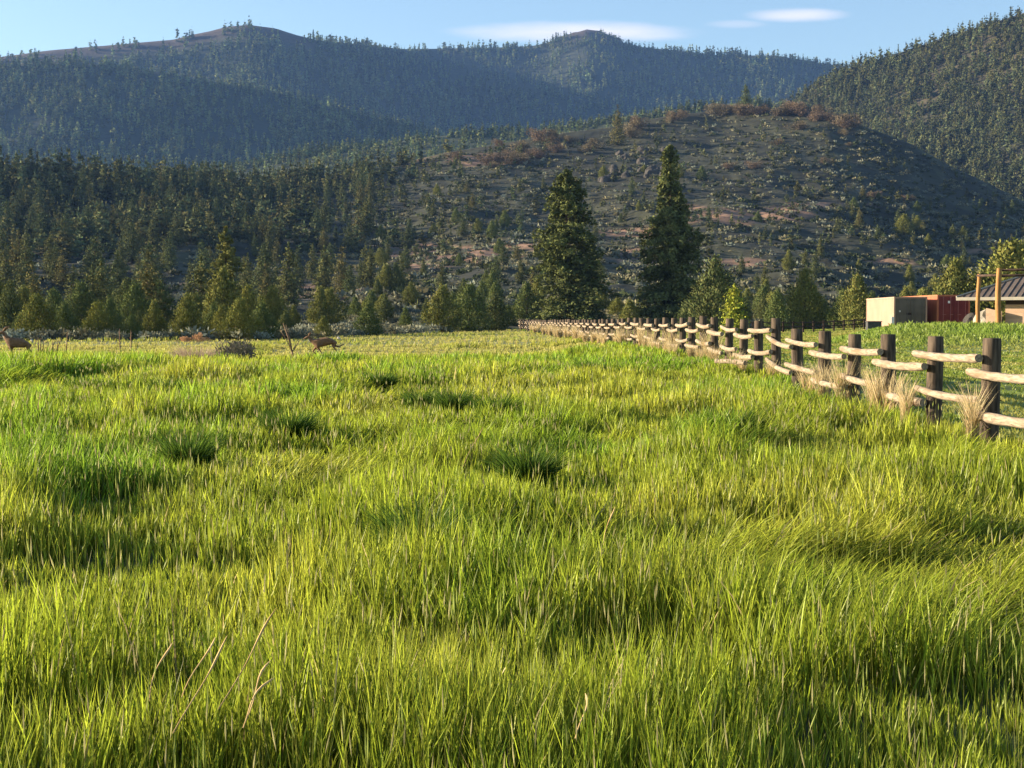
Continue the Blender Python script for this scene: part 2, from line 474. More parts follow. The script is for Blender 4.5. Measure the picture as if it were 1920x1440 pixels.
def tri_leaves(C, D, Lr, Wr, cols, rnd):
    n = len(C)
    s = side(C, D, rnd)
    V = np.stack([C - D * Lr[:, None] * .4 + s * Wr[:, None] * .5, C - D * Lr[:, None] * .4 - s * Wr[:, None] * .5, C + D * Lr[:, None] * .6], 1).reshape(-1, 3)
    return V, (np.arange(n)[:, None] * 3 + np.arange(3)[None]).astype(int), np.repeat(cols, 3, 0)
def conifer(rnd, n, wid=.2, low=.04, leaf=.05, kind='fir', col=(.05, .065, .028), var=.35, tri=False):
    """unit-height crown"""
    if kind == 'juniper':
        nc = max(10, n // 22)
        h = rnd.beta(1.15, 1.5, nc) * .92 + .02
        prof = wid * np.sin(np.clip(h * 1.02 + .14, 0, 1) * math.pi) ** .75 * (1 - .45 * h)
        ph = rnd.random(nc) * 6.283
        lobes = 1 + .22 * np.sin(ph * 2 + 1.3) + .15 * np.sin(ph * 3 + h * 9)
        rr = prof * lobes * (.45 + .55 * np.sqrt(rnd.random(nc)))
        cc = np.stack([rr * np.cos(ph), rr * np.sin(ph), h], 1)
        idx = rnd.integers(0, nc, n)
        off = rnd.normal(size=(n, 3)) * np.array([wid * .13, wid * .13, .045])
        C = cc[idx] + off; C[:, 2] = np.clip(C[:, 2], .005, 1.0)
        D = np.stack([C[:, 0] * 1.2, C[:, 1] * 1.2, np.full(n, .5)], 1) * 1.0 + rnd.normal(size=(n, 3)) * .22
        D[:, 2] = np.abs(D[:, 2])
        cl = (rnd.random(nc) - .5)[idx]
    else:
        nb = max(18, n // (16 if kind == 'fir' else 12))
        h = 1 - (1 - low) * np.sqrt(rnd.random(nb)) * 1.0
        h = np.clip(h, low, .995)
        ph = rnd.random(nb) * 6.283
        gap = 1 - .35 * (vnoise(h * 9 + 3, ph * .9, rnd.integers(0, 40)) > .72)
        if kind == 'pine':
            prof = wid * (np.clip((1 - h) / .7, 0, 1) ** .65) * (.75 + .5 * rnd.random(nb)) * (.6 + .4 * sstep(low, low + .2, h))
        else:
            prof = wid * ((1 - h) ** .72 + .02) * (.62 + .55 * rnd.random(nb)) * (.85 + .15 * sstep(low, low + .08, h))
        prof = prof * gap
        idx = rnd.integers(0, nb, n)
        s = rnd.random(n) ** .55
        droop = -.16 if kind == 'fir' else .12
        r = prof[idx] * s
        C = np.stack([r * np.cos(ph[idx]), r * np.sin(ph[idx]), h[idx] + droop * r + .5 * (-droop) * r * s], 1)
        C += rnd.normal(size=(n, 3)) * np.array([.012, .012, .007]) * (1 + 2.2 * s[:, None] * (wid / .2))
        D = np.stack([np.cos(ph[idx]) * .5, np.sin(ph[idx]) * .5, np.full(n, -.1)], 1) + rnd.normal(size=(n, 3)) * .7
        cl = (rnd.random(nb) - .5)[idx]
        tip = rnd.random(n) < .02
        C[tip, :2] *= .08; C[tip, 2] = 1 - rnd.random(tip.sum()) * .08; D[tip] = (0, 0, 1)
    D /= np.linalg.norm(D, axis=1)[:, None] + 1e-9
    Lr = leaf * (.6 + .8 * rnd.random(n)); Wr = Lr * (.38 + .3 * rnd.random(n))
    k = 1 + var * (cl * 1.2 + (rnd.random(n) - .5))
    cols = np.array(col)[None] * k[:, None]
    cols[:, 0] *= 1 + .25 * (rnd.random(n) - .5)
    return (tri_leaves if tri else leaves)(C, D, Lr, Wr, np.clip(cols, .003, 1), rnd)
def bigfir(rnd, n, prof, leaf, col, nb=190):
    h = np.sort(.02 + .97 * rnd.random(nb) ** .95); ph = rnd.random(nb) * 6.283
    lob = .72 + .62 * vnoise(h * 7, ph / 1.3, 4) ; L = np.interp(h, prof[0], prof[1]) * lob * (.55 + .6 * rnd.random(nb) ** .7)
    up = .10 * rnd.normal(size=nb) - .12 * (1 - h) + .25 * sstep(.7, 1, h)
    wgt = L + .02; idx = rnd.choice(nb, n, p=wgt / wgt.sum())
    s = rnd.random(n) ** .6; l = L[idx]
    a = ph[idx]; ca, sa = np.cos(a), np.sin(a)
    lat = rnd.normal(size=n) * .17 * l * np.sqrt(np.clip(1.08 - s, 0, 1)) + rnd.normal(size=n) * .004
    r_ = l * s
    C = np.stack([r_ * ca - lat * sa, r_ * sa + lat * ca, h[idx] + up[idx] * r_ - .25 * r_ * s * l / .2 * .3 + rnd.normal(size=n) * .011 - np.abs(rnd.normal(size=n)) * .006], 1)
    t = rnd.random(n) < .012; C[t, :2] *= .06; C[t, 2] = 1 - rnd.random(t.sum()) * .06
    D = np.stack([ca, sa, np.full(n, -.15)], 1) + rnd.normal(size=(n, 3)) * .6; D /= np.linalg.norm(D, axis=1)[:, None]
    Lr = leaf * (.5 + 1.0 * rnd.random(n)); Wr = Lr * (.35 + .3 * rnd.random(n))
    k = .7 + .6 * rnd.random(nb)[idx] + .4 * (rnd.random(n) - .5)
    return leaves(C, D, Lr, Wr, np.array(col)[None] * k[:, None], rnd)
def bush(rnd, n, col, leaf=.2, flat=.65, var=.4, up=.6):
    """unit-radius bush of several lumps"""
    k = 6
    cc = np.stack([rnd.normal(size=k) * .38, rnd.normal(size=k) * .38, .35 * flat + rnd.random(k) * .4 * flat], 1)
    idx = rnd.integers(0, k, n)
    o = rnd.normal(size=(n, 3)); o /= np.linalg.norm(o, axis=1)[:, None]
    C = cc[idx] + o * (rnd.random(n) ** .4)[:, None] * np.array([.48, .48, .45 * flat]); C[:, 2] = np.abs(C[:, 2])
    D = o + np.array([0, 0, up]) + rnd.normal(size=(n, 3)) * .3; D /= np.linalg.norm(D, axis=1)[:, None]
    Lr = leaf * (.6 + .8 * rnd.random(n)); Wr = Lr * (.35 + .3 * rnd.random(n))
    kk = 1 + var * ((rnd.random(k) - .5)[idx] + rnd.random(n) - .5)
    return leaves(C, D, Lr, Wr, np.array(col)[None] * kk[:, None], rnd)

def trunk_mb(r0, h, lean=0.0, limbs=0, rnd=random):
    mb = MB(); k = 6
    pts = [(lean * (i / k) ** 2 + .02 * math.sin(i * 1.7), .02 * math.cos(i * 2.1), h * i / k - (.15 if i == 0 else 0)) for i in range(k + 1)]
    mb.tube(pts, [r0 * (1.25 if i == 0 else 1) * (1 - .9 * i / k) for i in range(k + 1)], 7)
    for i in range(limbs):
        z = h * (.12 + .75 * i / limbs); a = rnd.uniform(0, 6.28); L = h * .16 * (1 - z / h) + .3
        mb.tube([(0, 0, z), (math.cos(a) * L * .5, math.sin(a) * L * .5, z + .02 * h * rnd.uniform(-1, 1)), (math.cos(a) * L, math.sin(a) * L, z + L * rnd.uniform(-.25, .2))], [r0 * .22, r0 * .14, r0 * .04], 5)
    return mb

PROTO = {}
def make_proto(key, kindname, H, gen, trunk_r, limbs=0):
    r = empty(kindname)
    V, Fq, T = gen
    V = V * H
    mesh_np('crown', V, [Fq], M['needles'], r, T)
    trunk_mb(trunk_r, H * .9, limbs=limbs).build('trunk', M['bark'], r, smooth=True)
    PROTO[key] = [r, H, False]
R_ = np.random.default_rng
JC = (.105, .105, .035); PC = (.062, .072, .03)
for i in range(4):
    c = [(.155, .16, .045), (.11, .135, .045), (.165, .17, .045), (.105, .12, .045)][i]
    make_proto('jun%d' % i, 'juniper_tree', 4.0, conifer(R_(100 + i), 7500, wid=.36 + .05 * (i % 3), kind='juniper', leaf=.040, col=c), .14)
for i in range(5):
    c = [(.11, .115, .042), (.085, .10, .042), (.13, .12, .045), (.095, .115, .048), (.10, .11, .045)][i]
    make_proto('pine%d' % i, 'pine_tree', 10.0, conifer(R_(200 + i), 3000, wid=.19 + .03 * (i % 3), kind=['fir', 'pine'][i % 2], leaf=.036, col=c, low=.05), .17)
used_names = {}
def plant(key, x, y, z, H, label, cat, group, wid=1.0, rz=None):
    r, H0, used = PROTO[key]
    if used:
        o = copy_tree(r)
    else:
        o = r; PROTO[key][2] = True
    o.location = (x, y, z)
    s = H / H0
    o.scale = (s * wid, s * wid, s)
    o.rotation_euler = (0, 0, random.uniform(0, 6.28) if rz is None else rz)
    tag(o, label, cat, group)
    return o
def merged(name, lib, X, Y, Z, H, wid, mat, tintmul, rnd):
    """many small plants as one mesh; lib = list of unit meshes"""
    Vs, Fs, Ts = [], [], []; base = 0
    pick = rnd.integers(0, len(lib), len(X)); ang = rnd.random(len(X)) * 6.283
    for li, (V, Fq, T) in enumerate(lib):
        m = np.where(pick == li)[0]
        if not len(m): continue
        ca, sa = np.cos(ang[m]), np.sin(ang[m])
        vx = (V[None, :, 0] * ca[:, None] - V[None, :, 1] * sa[:, None]) * (H[m] * wid[m])[:, None] + X[m][:, None]
        vy = (V[None, :, 0] * sa[:, None] + V[None, :, 1] * ca[:, None]) * (H[m] * wid[m])[:, None] + Y[m][:, None]
        vz = V[None, :, 2] * H[m][:, None] + Z[m][:, None]
        Vs.append(np.stack([vx, vy, vz], -1).reshape(-1, 3))
        Fs.append((Fq[None] + (np.arange(len(m)) * len(V))[:, None, None]).reshape(-1, Fq.shape[1]) + base)
        Ts.append((T[None] * tintmul[m][:, None, :]).reshape(-1, 3))
        base += len(V) * len(m)
    return mesh_np(name, np.concatenate(Vs), [np.concatenate(Fs)], mat, tint=np.clip(np.concatenate(Ts), .002, 1))

# ------------------------------------------------------------------ far forests (nobody could count them)
LIBF = [conifer(R_(300 + i), 90, wid=.2 + .03 * (i % 3), kind=['fir', 'fir', 'pine'][i % 3], leaf=.17, col=(.13, .155, .06), tri=True) for i in range(7)]
LIBM = [conifer(R_(330 + i), 260, wid=.19 + .03 * (i % 3), kind=['fir', 'pine', 'fir'][i % 3], leaf=.10, col=(.105, .115, .05), tri=True) for i in range(7)]
def top_row(key, px):
    L = LAY[key]; return 595 - np.interp(px, L['cpx'], L['ce']) * F
def forest(name, key, n, px0, px1, bot, h0, h1, lib, seed, dens=None, crest=0):
    r = R_(seed)
    px = r.uniform(px0, px1, n); tp = top_row(key, px)
    py = tp + (bot - tp) * r.random(n) ** 1.1
    if crest:
        pc = r.uniform(px0, px1, crest); px = np.concatenate([px, pc]); py = np.concatenate([py, top_row(key, pc) + r.random(crest) ** 2 * 6 + .5])
    ok = py < bot + 5
    if dens is not None: ok &= r.random(len(px)) < dens(px, py)
    px, py = px[ok], py[ok]
    x, y = lay_pos(key, px, py)
    z = lay_z(key, x, y)
    keep = top_z(x, y) < z + 1.0
    x, y, z = x[keep], y[keep], z[keep]
    H = h0 + (h1 - h0) * r.random(len(x)) ** 1.6
    H *= .75 + .5 * vnoise(x / 90, y / 90, 4)
    tm = (.45 + 1.15 * r.random(len(x)))[:, None] * np.array([1, 1, 1])[None] * (1 + (r.random((len(x), 1)) - .5) * np.array([[.25, .0, -.2]]))
    o = merged(name, lib, x, y, z - .3, H, .8 + .5 * r.random(len(x)), M['needles'], tm, r)
    o['kind'] = 'stuff'
    return o
def densE(px, py):
    top = top_row('E', px)
    bare = (1 - sstep(8, 50, py - top)) * (1 - sstep(560, 640, px))
    knob = np.exp(-((px - 1100) / 42) ** 4) * (1 - sstep(6, 16, py - top))
    return (1 - .94 * bare) * (1 - knob) * (.5 + .6 * sstep(.3, .6, vnoise(px / 40, py / 18, 5)))
forest('mountain_forest', 'E', 11000, -160, 1760, 300, 12, 26, LIBF, 1, densE, crest=1400)
forest('spur_forest', 'D', 5200, -160, 960, 330, 10, 20, LIBF, 2, lambda px, py: .45 + .6 * sstep(.3, .6, vnoise(px / 40, py / 20, 6)), crest=260)
forest('ridge_forest', 'B', 4200, -160, 1560, 400, 6, 12, LIBF, 3, None, crest=500)
forest('hillside_forest', 'C', 8000, 1300, 2150, 400, 7, 14, LIBM, 4, lambda px, py: .7 + .5 * sstep(.35, .6, vnoise(px / 60, py / 25, 7)), crest=150)
# upper left of the near hill: a closed stand of conifers
def densA(px, py):
    top = top_row('A', px)
    d = (1 - sstep(620, 900, px)) * (1 - sstep(30, 60, py - top) * .85)
    return d * (.6 + .5 * sstep(.3, .55, vnoise(px / 60, py / 20, 8)))
forest('hilltop_forest', 'A', 1500, -160, 900, 470, 6, 12, LIBM, 5, densA, crest=300)
# beyond the near 300 the sparser trees of the slope
def slope_forest():
    r = R_(6); n = 2500
    px = r.uniform(-100, 2000, n); tp = top_row('A', px)
    py = tp + 12 + (500 - tp) * r.random(n)
    w = np.interp(px, [0, 600, 760, 1000, 1400, 1900], [1, .95, .8, .5, .5, .65])
    w = w * np.where((px > 1350) & (px < 1900) & (py < 370), .5, 1)
    ok = (r.random(n) < w) & (py < 480)
    px, py = px[ok], py[ok]
    x, y = lay_pos('A', px, py); z = lay_z('A', x, y)
    H = (3.5 + 5 * r.random(len(x)) ** 1.5) * np.where(px < 600, 1.35, .72)
    tm = (.6 + .8 * r.random(len(x)))[:, None] * (1 + (r.random((len(x), 1)) - .5) * np.array([[.3, .0, -.2]]))
    o = merged('slope_forest', LIBM, x, y, z - .2, H, 1.0 + .6 * r.random(len(x)), M['needles'], tm, r); o['kind'] = 'stuff'
slope_forest()

# ------------------------------------------------------------------ sagebrush on slope and along the meadow edge (stuff)
LIBS = [bush(R_(400 + i), 24, (.18, .18, .12), leaf=.6) for i in range(5)]
def sage():
    r = R_(9); n = 27000
    px = r.uniform(-80, 2000, n); tp = top_row('A', px)
    py = tp + 3 + (618 - tp) * r.random(n) ** .9
    cl = vnoise(px / 26, py / 9, 14)
    ok = (py < 606) & (r.random(n) < .25 + 1.0 * sstep(.35, .6, cl)) & ((px > 720) | (py > 360))
    ok &= ~((px < 700) & (r.random(n) < .55))
    px, py = px[ok], py[ok]
    x, y = lay_pos('A', px, py); z = top_z(x, y)
    s = .6 + 1.6 * r.random(len(x)) ** 2.2
    # flat ground between meadow edge and hill
    n2 = 3600
    px2 = r.uniform(-60, 1980, n2); y2 = edge_d(px2) + 2 + 95 * r.random(n2)
    x2 = (px2 - 960) / F * y2; k = (vnoise(x2 / 5, y2 / 7, 3) > .3)
    x2, y2 = x2[k], y2[k]; z2 = top_z(x2, y2); s2 = .5 + .8 * r.random(len(x2))
    near_lib = [bush(R_(450 + i), 130, (.20, .20, .135), leaf=.26, flat=.75, var=.5) for i in range(5)]
    tm2 = (.7 + .6 * r.random(len(x2)))[:, None] * (1 + (r.random((len(x2), 1)) - .5) * np.array([[.35, .1, -.3]]))
    merged('sagebrush', near_lib, x2, y2, z2 - .05, s2, .9 + .5 * r.random(len(x2)), M['sage'], tm2, r)['kind'] = 'stuff'
    x2 = x2[:0]; y2 = y2[:0]; z2 = z2[:0]; s2 = s2[:0]
    X = np.concatenate([x, x2]); Y = np.concatenate([y, y2]); Z = np.concatenate([z, z2]); Sz = np.concatenate([s, s2])
    tm = (.65 + .75 * r.random(len(X)))[:, None] * (1 + (r.random((len(X), 1)) - .5) * np.array([[.35, .1, -.3]]))
    dk = (r.random(len(X)) < .38)[:, None]; tm = np.where(dk, tm * np.array([[.30, .36, .24]]), tm)
    o = merged('sagebrush', LIBS, X, Y, Z - .05, Sz, .9 + .5 * r.random(len(X)), M['sage'], tm, r); o['kind'] = 'stuff'
sage()

# ------------------------------------------------------------------ single trees
def spot(px, y): 
    x = (px - 960) / F * y
    return x, float(top_z(np.array(x), np.array(y)))
def tree_at(key, px, ytop, y, label, cat, group=None, wid=1.0, rz=None):
    x, z = spot(px, y)
    H = P(px, ytop, y).z - z
    return plant(key, x, y, z - .05, H, label, cat, group, wid, rz)
# the two tall firs
make_proto('fir_a', 'fir_tree', 20.0, bigfir(R_(51), 34000, ([0, .06, .3, .55, .8, .93, 1], [.20, .26, .24, .19, .13, .08, .01]), .020, (.10, .115, .04), 300), .45, limbs=26)
make_proto('fir_b', 'fir_tree', 24.0, bigfir(R_(52), 34000, ([0, .06, .3, .52, .62, .80, .95, 1], [.14, .19, .175, .145, .10, .06, .05, .005]), .0185, (.12, .135, .05), 300), .45, limbs=26)
tree_at('fir_a', 1062, 318, 205, 'broader and shorter of the two big dark firs behind the rail fence', 'fir tree', rz=.4)
tree_at('fir_b', 1256, 273, 205, 'tallest fir, narrow with a thin crooked top, behind the middle of the rail fence', 'fir tree', rz=1.)
make_proto('tall_l', 'pine_tree', 12.0, bigfir(R_(53), 11000, ([0, .06, .3, .6, .85, 1], [.16, .21, .2, .15, .08, .01]), .026, (.16, .16, .05), 120), .25, limbs=12)
tree_at('tall_l', 424, 425, 150, 'tall olive pine standing above the junipers on the left, behind the grey shrub', 'pine tree')
make_proto('bright', 'pine_tree', 4.0, conifer(R_(54), 3200, wid=.36, kind='fir', leaf=.06, col=(.25, .27, .04), low=.03, var=.4), .1, limbs=8)
tree_at('bright', 1376, 532, 150, 'young bright yellow-green pine just behind the rail fence', 'pine tree', wid=.95)
J = [  # px, top, distance, proto, width, label
    (70, 548, 112, 0, 1.25, 'broad olive juniper at the meadow edge just behind the standing deer'),
    (20, 524, 122, 3, .9, 'brownish juniper at the far left edge of the photograph behind the deer'),
    (122, 562, 118, 1, 1.0, 'dark juniper directly right of the broad olive one behind the deer'),
    (184, 562, 113, 2, 1.0, 'pointed juniper behind the dead stalks left of the two thin dry stems'),
    (248, 588, 112, 1, 1.1, 'low small juniper behind the two thin dry stems'),
    (352, 548, 114, 0, 1.0, 'wide dark juniper behind the reddish stump heap'),
    (402, 566, 118, 1, .9, 'green juniper in front of the tall olive pine on the left'),
    (452, 556, 112, 2, 1.0, 'yellow-green juniper leaning left of the dark ones, behind the grey shrub'),
    (492, 562, 116, 1, 1.0, 'dark juniper close against the yellow-green one'),
    (536, 580, 122, 3, .95, 'small dark juniper behind the forked dead sapling'),
    (606, 590, 128, 2, .8, 'small green juniper in the sagebrush behind the running deer'),
    (692, 562, 140, 1, 1.0, 'round dark juniper alone in the sagebrush right of the running deer'),
    (830, 532, 172, 0, 1.1, 'broad juniper standing at the front of the belt left of the tall firs'),
    (880, 528, 180, 1, 1.0, 'dark juniper just right of the broad one left of the tall firs'),
    (928, 545, 186, 3, 1.0, 'juniper between the broad one and the nearer tall fir'),
    (1340, 476, 178, 3, 1.0, 'brown-olive conifer right of the tallest fir behind the bright young pine'),
    (1290, 560, 190, 1, 1.0, 'dark low juniper at the foot of the tallest fir on its right'),
    (1180, 560, 190, 0, 1.2, 'low juniper in the gap between the two tall firs'),
    (1455, 545, 172, 1, .9, 'dark round juniper right of the bright young pine'),
    (1508, 500, 200, 2, .8, 'pointed olive juniper behind the far low fence'),
    (1606, 512, 190, 0, 1.0, 'juniper just left of the tan container'),
    (1580, 540, 195, 1, .9, 'smaller dark juniper left of the one beside the tan container'),
    (1898, 446, 190, 2, 1.5, 'broad rounded olive tree behind the brown roof at the right edge'),
    (1790, 480, 190, 0, 1.0, 'pointed juniper behind the red container'),
]
for (px, tp, d, k, w, lab) in J:
    tree_at('jun%d' % k, px, tp, d, lab, 'juniper', wid=w)
_x, _y = lay_pos('A', 1692, 446); _x = float(_x); _y = float(_y)
plant('jun2', _x, _y, float(lay_z('A', _x, _y)) - .1, P(1692, 400, _y).z - float(lay_z('A', _x, _y)), 'broad yellow-green juniper alone on the shaded slope above the containers', 'juniper', None, 1.2)
tree_at('pine3', 1395, 158, 880, 'lone pine on the very top of the round hill', 'pine tree', wid=1.2)
tree_at('pine2', 1157, 196, 800, 'lone thin pine on the ridge left of the hilltop pine', 'pine tree', wid=.9)
# belts of smaller ones
r = R_(70)
placed = [(j[0], j[2]) for j in J]
cnt = 0
while cnt < 125:
    px = r.uniform(-60, 1980)
    if 1625 < px < 1990 and r.random() < .3: continue
    d = max(edge_d(px) + 8, 165 if px > 560 else 0) + 85 * r.random() ** 1.1
    if px < 540: hh = r.uniform(3.5, 7.6) if d > 135 else r.uniform(1.8, 4.6)
    elif px < 1000: hh = r.uniform(2.2, 6.2)
    else: hh = r.uniform(1.8, 6.0)
    if 520 < px < 1000 and d < 170: continue
    x, z = spot(px, d)
    if any(abs(px - a) < 9 and abs(d - b) < 8 for a, b in placed): continue
    if px > 1650 and d < 150: continue
    placed.append((px, d)); cnt += 1
    if hh > 6.6: plant('pine%d' % r.integers(0, 5), x, d, z - .05, hh * 1.15, 'tall dark conifer crowded in the stand behind the junipers on the left', 'pine tree', 'conifers in the stand on the left', 1.1)
    else: plant('jun%d' % r.integers(0, 4), x, d, z - .05, hh, 'olive juniper in the belt along the foot of the hill', 'juniper', 'junipers in the belt at the foot of the hill', r.uniform(.75, 1.05))
cnt = 0
while cnt < 290:
    px = r.uniform(-60, 1980); tp = float(top_row('A', px)); py = r.uniform(max(tp + 20, 330), 585)
    w = np.interp(px, [0, 600, 720, 900, 1000, 1400, 1900], [1, 1, .7, .4, .3, .3, .45])
    if py > 500: w = max(w, .6)
    if 280 < px < 720 and py > 430: w = 1
    if px > 1350 and py < 370: w *= .2
    if any(((px - a) / b) ** 2 + ((py - c) / d) ** 2 < .5 for (a, c, b, d, s) in DIRT): w *= .25
    if r.random() > w: continue
    x, y = lay_pos('A', px, py); x = float(x); y = float(y)
    if y < 220: continue
    z = float(lay_z('A', x, y))
    cnt += 1
    if px < 700:
        plant('pine%d' % r.integers(0, 5), x, y, z - .1, r.uniform(7, 13), 'pine on the wooded lower left slope of the hill', 'pine tree', 'pines on the left slope', r.uniform(.9, 1.3))
    elif r.random() < .45:
        plant('pine%d' % r.integers(0, 5), x, y, z - .1, r.uniform(4.5, 8.), 'small pine scattered among the sagebrush on the open hill', 'pine tree', 'pines on the open slope', r.uniform(1., 1.4))
    else:
        plant('jun%d' % r.integers(0, 4), x, y, z - .1, r.uniform(3.5, 6.5), 'juniper scattered among the sagebrush on the open hill', 'juniper', 'junipers on the open slope', r.uniform(.8, 1.1))

# russet leafless shrubs on the hill
SHR = []
for i in range(3):
    rt = empty('russet_shrub')
    V, Fq, T = bush(R_(500 + i), 1500, [(.15, .115, .075), (.17, .125, .085), (.14, .115, .07)][i], leaf=.09, flat=.9, var=.5)
    mesh_np('crown', V, [Fq], M['sage'], rt, T)
    mb = MB()
    for k in range(7):
        a = k * .9 + i; mb.tube([(0, 0, -.1), (math.cos(a) * .25, math.sin(a) * .25, .35), (math.cos(a) * .55, math.sin(a) * .55, .8)], [.03, .02, .008], 4)
    mb.build('stem', M['bark'], rt)
    SHR.append([rt, False])
def shrub(px, py, wpx, label, group):
    k = r.integers(0, 3); rt, us = SHR[k]
    o = copy_tree(rt) if us else rt; SHR[k][1] = True
    x, y = lay_pos('A', px, py); x = float(x); y = float(y); z = float(lay_z('A', x, y))
    s = wpx / F * y / 2
    o.location = (x, y, z - .1 * s); o.scale = (s, s, s * r.uniform(.8, 1.1)); o.rotation_euler = (0, 0, r.uniform(0, 6))
    tag(o, label, 'shrub', group)
for (px, py, w, lab) in [(1365, 328, 30, 'small russet shrub on the shaded face below the hilltop, left of its pair'), (1411, 322, 38, 'wider russet shrub of the pair on the shaded face below the hilltop'),
                         (1456, 275, 30, 'upright russet shrub right below the hilltop pine'), (1496, 246, 52, 'broad pinkish shrub on the right shoulder of the hill'),
                         (1546, 312, 32, 'russet shrub alone in the middle of the shaded slope'), (1582, 254, 26, 'small pale shrub at the right end of the shoulder'),
                         (1635, 378, 30, 'brown shrub at the upper edge of the shaded lower slope'), (1698, 380, 34, 'yellowish shrub above the containers'),
                         (1592, 276, 20, 'tiny pale shrub below the right shoulder')]:
    shrub(px, py, w, lab, None)
for i in range(46):
    if i < 20: px = r.uniform(850, 1110); py = top_row('A', px) + r.uniform(4, 46)
    else: px = r.uniform(1170, 1620); py = top_row('A', px) + r.uniform(2, 14) if px > 1400 or i % 2 else top_row('A', px) + r.uniform(5, 30)
    shrub(px, float(py), r.uniform(26, 56), 'leafless russet shrub in the thicket along the ridge of the hill', 'russet shrubs along the ridge')

# rock outcrop
def boulder(name, c, s, seed, mat=None, fl=.7):
    bm = bmesh.new(); bmesh.ops.create_icosphere(bm, subdivisions=3, radius=1)
    rr = random.Random(seed); o = [rr.uniform(0, 50) for _ in range(3)]
    for v in bm.verts:
        n = float(vnoise(v.co.x * 1.6 + o[0], v.co.y * 1.6 + v.co.z * 1.3 + o[1])) * .7 + float(vnoise(v.co.x * 4 + o[2], v.co.z * 4 + v.co.y * 3)) * .25
        v.co *= .65 + n * .7; v.co.z *= fl
    me = bpy.data.meshes.new(name); bm.to_mesh(me); bm.free()
    me.materials.append(mat or M['rock'])
    ob = bpy.data.objects.new(name, me); COL.objects.link(ob); ob.location = c; ob.scale = (s, s * .8, s)
    return ob
for i in range(22):
    px = r.uniform(1110, 1260); py = r.uniform(285, 345)
    x, y = lay_pos('A', px, py); x = float(x); y = float(y)
    tag(boulder('boulder', (x, y, float(lay_z('A', x, y))), r.uniform(1.6, 3.8), i, fl=1.0), 'dark jagged boulder of the rocky outcrop on the hill between the tall firs', 'rock', 'boulders of the outcrop on the hill')

# ------------------------------------------------------------------ grass
def blades(name, X, Y, Z, h, w, azf, lean_dir, th0, th1, col_base, col_tip, mat, parent=None):
    n = len(X); lv = np.array([0., .38, .72, 1.]); segs = np.diff(lv)
    px = np.zeros((n, 4)); pz = np.zeros((n, 4))
    for i in range(3):
        th = th0 + th1 * (lv[i] + lv[i + 1]) / 2
        px[:, i + 1] = px[:, i] + np.sin(th) * segs[i] * h
        pz[:, i + 1] = pz[:, i] + np.cos(th) * segs[i] * h
    cx = X[:, None] + px * np.cos(lean_dir)[:, None]; cy = Y[:, None] + px * np.sin(lean_dir)[:, None]; cz = Z[:, None] + pz
    sx = np.cos(azf) * .5; sy = np.sin(azf) * .5
    wf = np.array([.8, 1., .7])
    V = np.zeros((n, 7, 3), np.float32)
    for i in range(3):
        V[:, 2 * i, 0] = cx[:, i] - sx * w * wf[i]; V[:, 2 * i, 1] = cy[:, i] - sy * w * wf[i]; V[:, 2 * i, 2] = cz[:, i]
        V[:, 2 * i + 1, 0] = cx[:, i] + sx * w * wf[i]; V[:, 2 * i + 1, 1] = cy[:, i] + sy * w * wf[i]; V[:, 2 * i + 1, 2] = cz[:, i]
    V[:, 6, 0] = cx[:, 3]; V[:, 6, 1] = cy[:, 3]; V[:, 6, 2] = cz[:, 3]
    b = (np.arange(n) * 7)[:, None]
    q = np.concatenate([b + np.array([0, 1, 3, 2]), b + np.array([2, 3, 5, 4])]); t = b + np.array([4, 5, 6])
    T = np.zeros((n, 7, 3), np.float32)
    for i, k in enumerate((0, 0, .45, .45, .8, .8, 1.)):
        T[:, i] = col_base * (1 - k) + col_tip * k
    return mesh_np(name, V.reshape(-1, 3), [q, t], mat, parent, T.reshape(-1, 3), smooth=True)

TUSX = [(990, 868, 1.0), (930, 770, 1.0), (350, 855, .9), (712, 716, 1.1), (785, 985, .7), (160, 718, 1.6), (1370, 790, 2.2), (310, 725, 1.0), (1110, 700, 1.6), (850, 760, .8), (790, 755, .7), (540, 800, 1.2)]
HOL = []
for (px, py, rx, ry) in [(110, 1290, .42, .30), (330, 1240, .3, .2), (1690, 1210, .60, .30), (1380, 1150, .50, .26), (1180, 1110, .35, .22), (640, 1190, .42, .26), (1640, 1010, .75, .38), (1830, 965, .6, .4), (1560, 1000, .5, .3), (520, 1000, .5, .35), (900, 1075, .4, .25), (760, 985, .4, .3), (1480, 860, .7, .5), (60, 1010, .6, .4), (220, 900, .5, .4)]:
    y_ = 1.3 / -float(elev(py)); HOL.append(((px - 960) / F * y_, y_, rx, ry))
def tall_field(x, y):
    """relative height of the sward: swells, lush hummocks and lodged hollows"""
    a = vnoise(x / 1.1, y / 1.3, 31); b = vnoise(x / .45, y / .5, 32); c = vnoise(x / 4.5, y / 6, 33)
    f = .50 + .75 * sstep(.35, .7, a) * (.5 + c) + .5 * (b - .5)
    for (hx, hy, rx, ry) in HOL:
        q = ((x - hx) / rx) ** 2 + ((y - hy) / ry) ** 2
        q2 = ((x - hx + .25 * rx) / rx) ** 2 + ((y - hy - 1.5 * ry) / ry) ** 2
        f = f * (1 - .72 * np.exp(-q * 1.2)) + .42 * np.exp(-q2)
    return f
def lush(x, y):
    return sstep(.50, .72, .65 * vnoise(x / 2.2, y / 3.2, 35) + .35 * vnoise(x / .8, y / 1.2, 36))
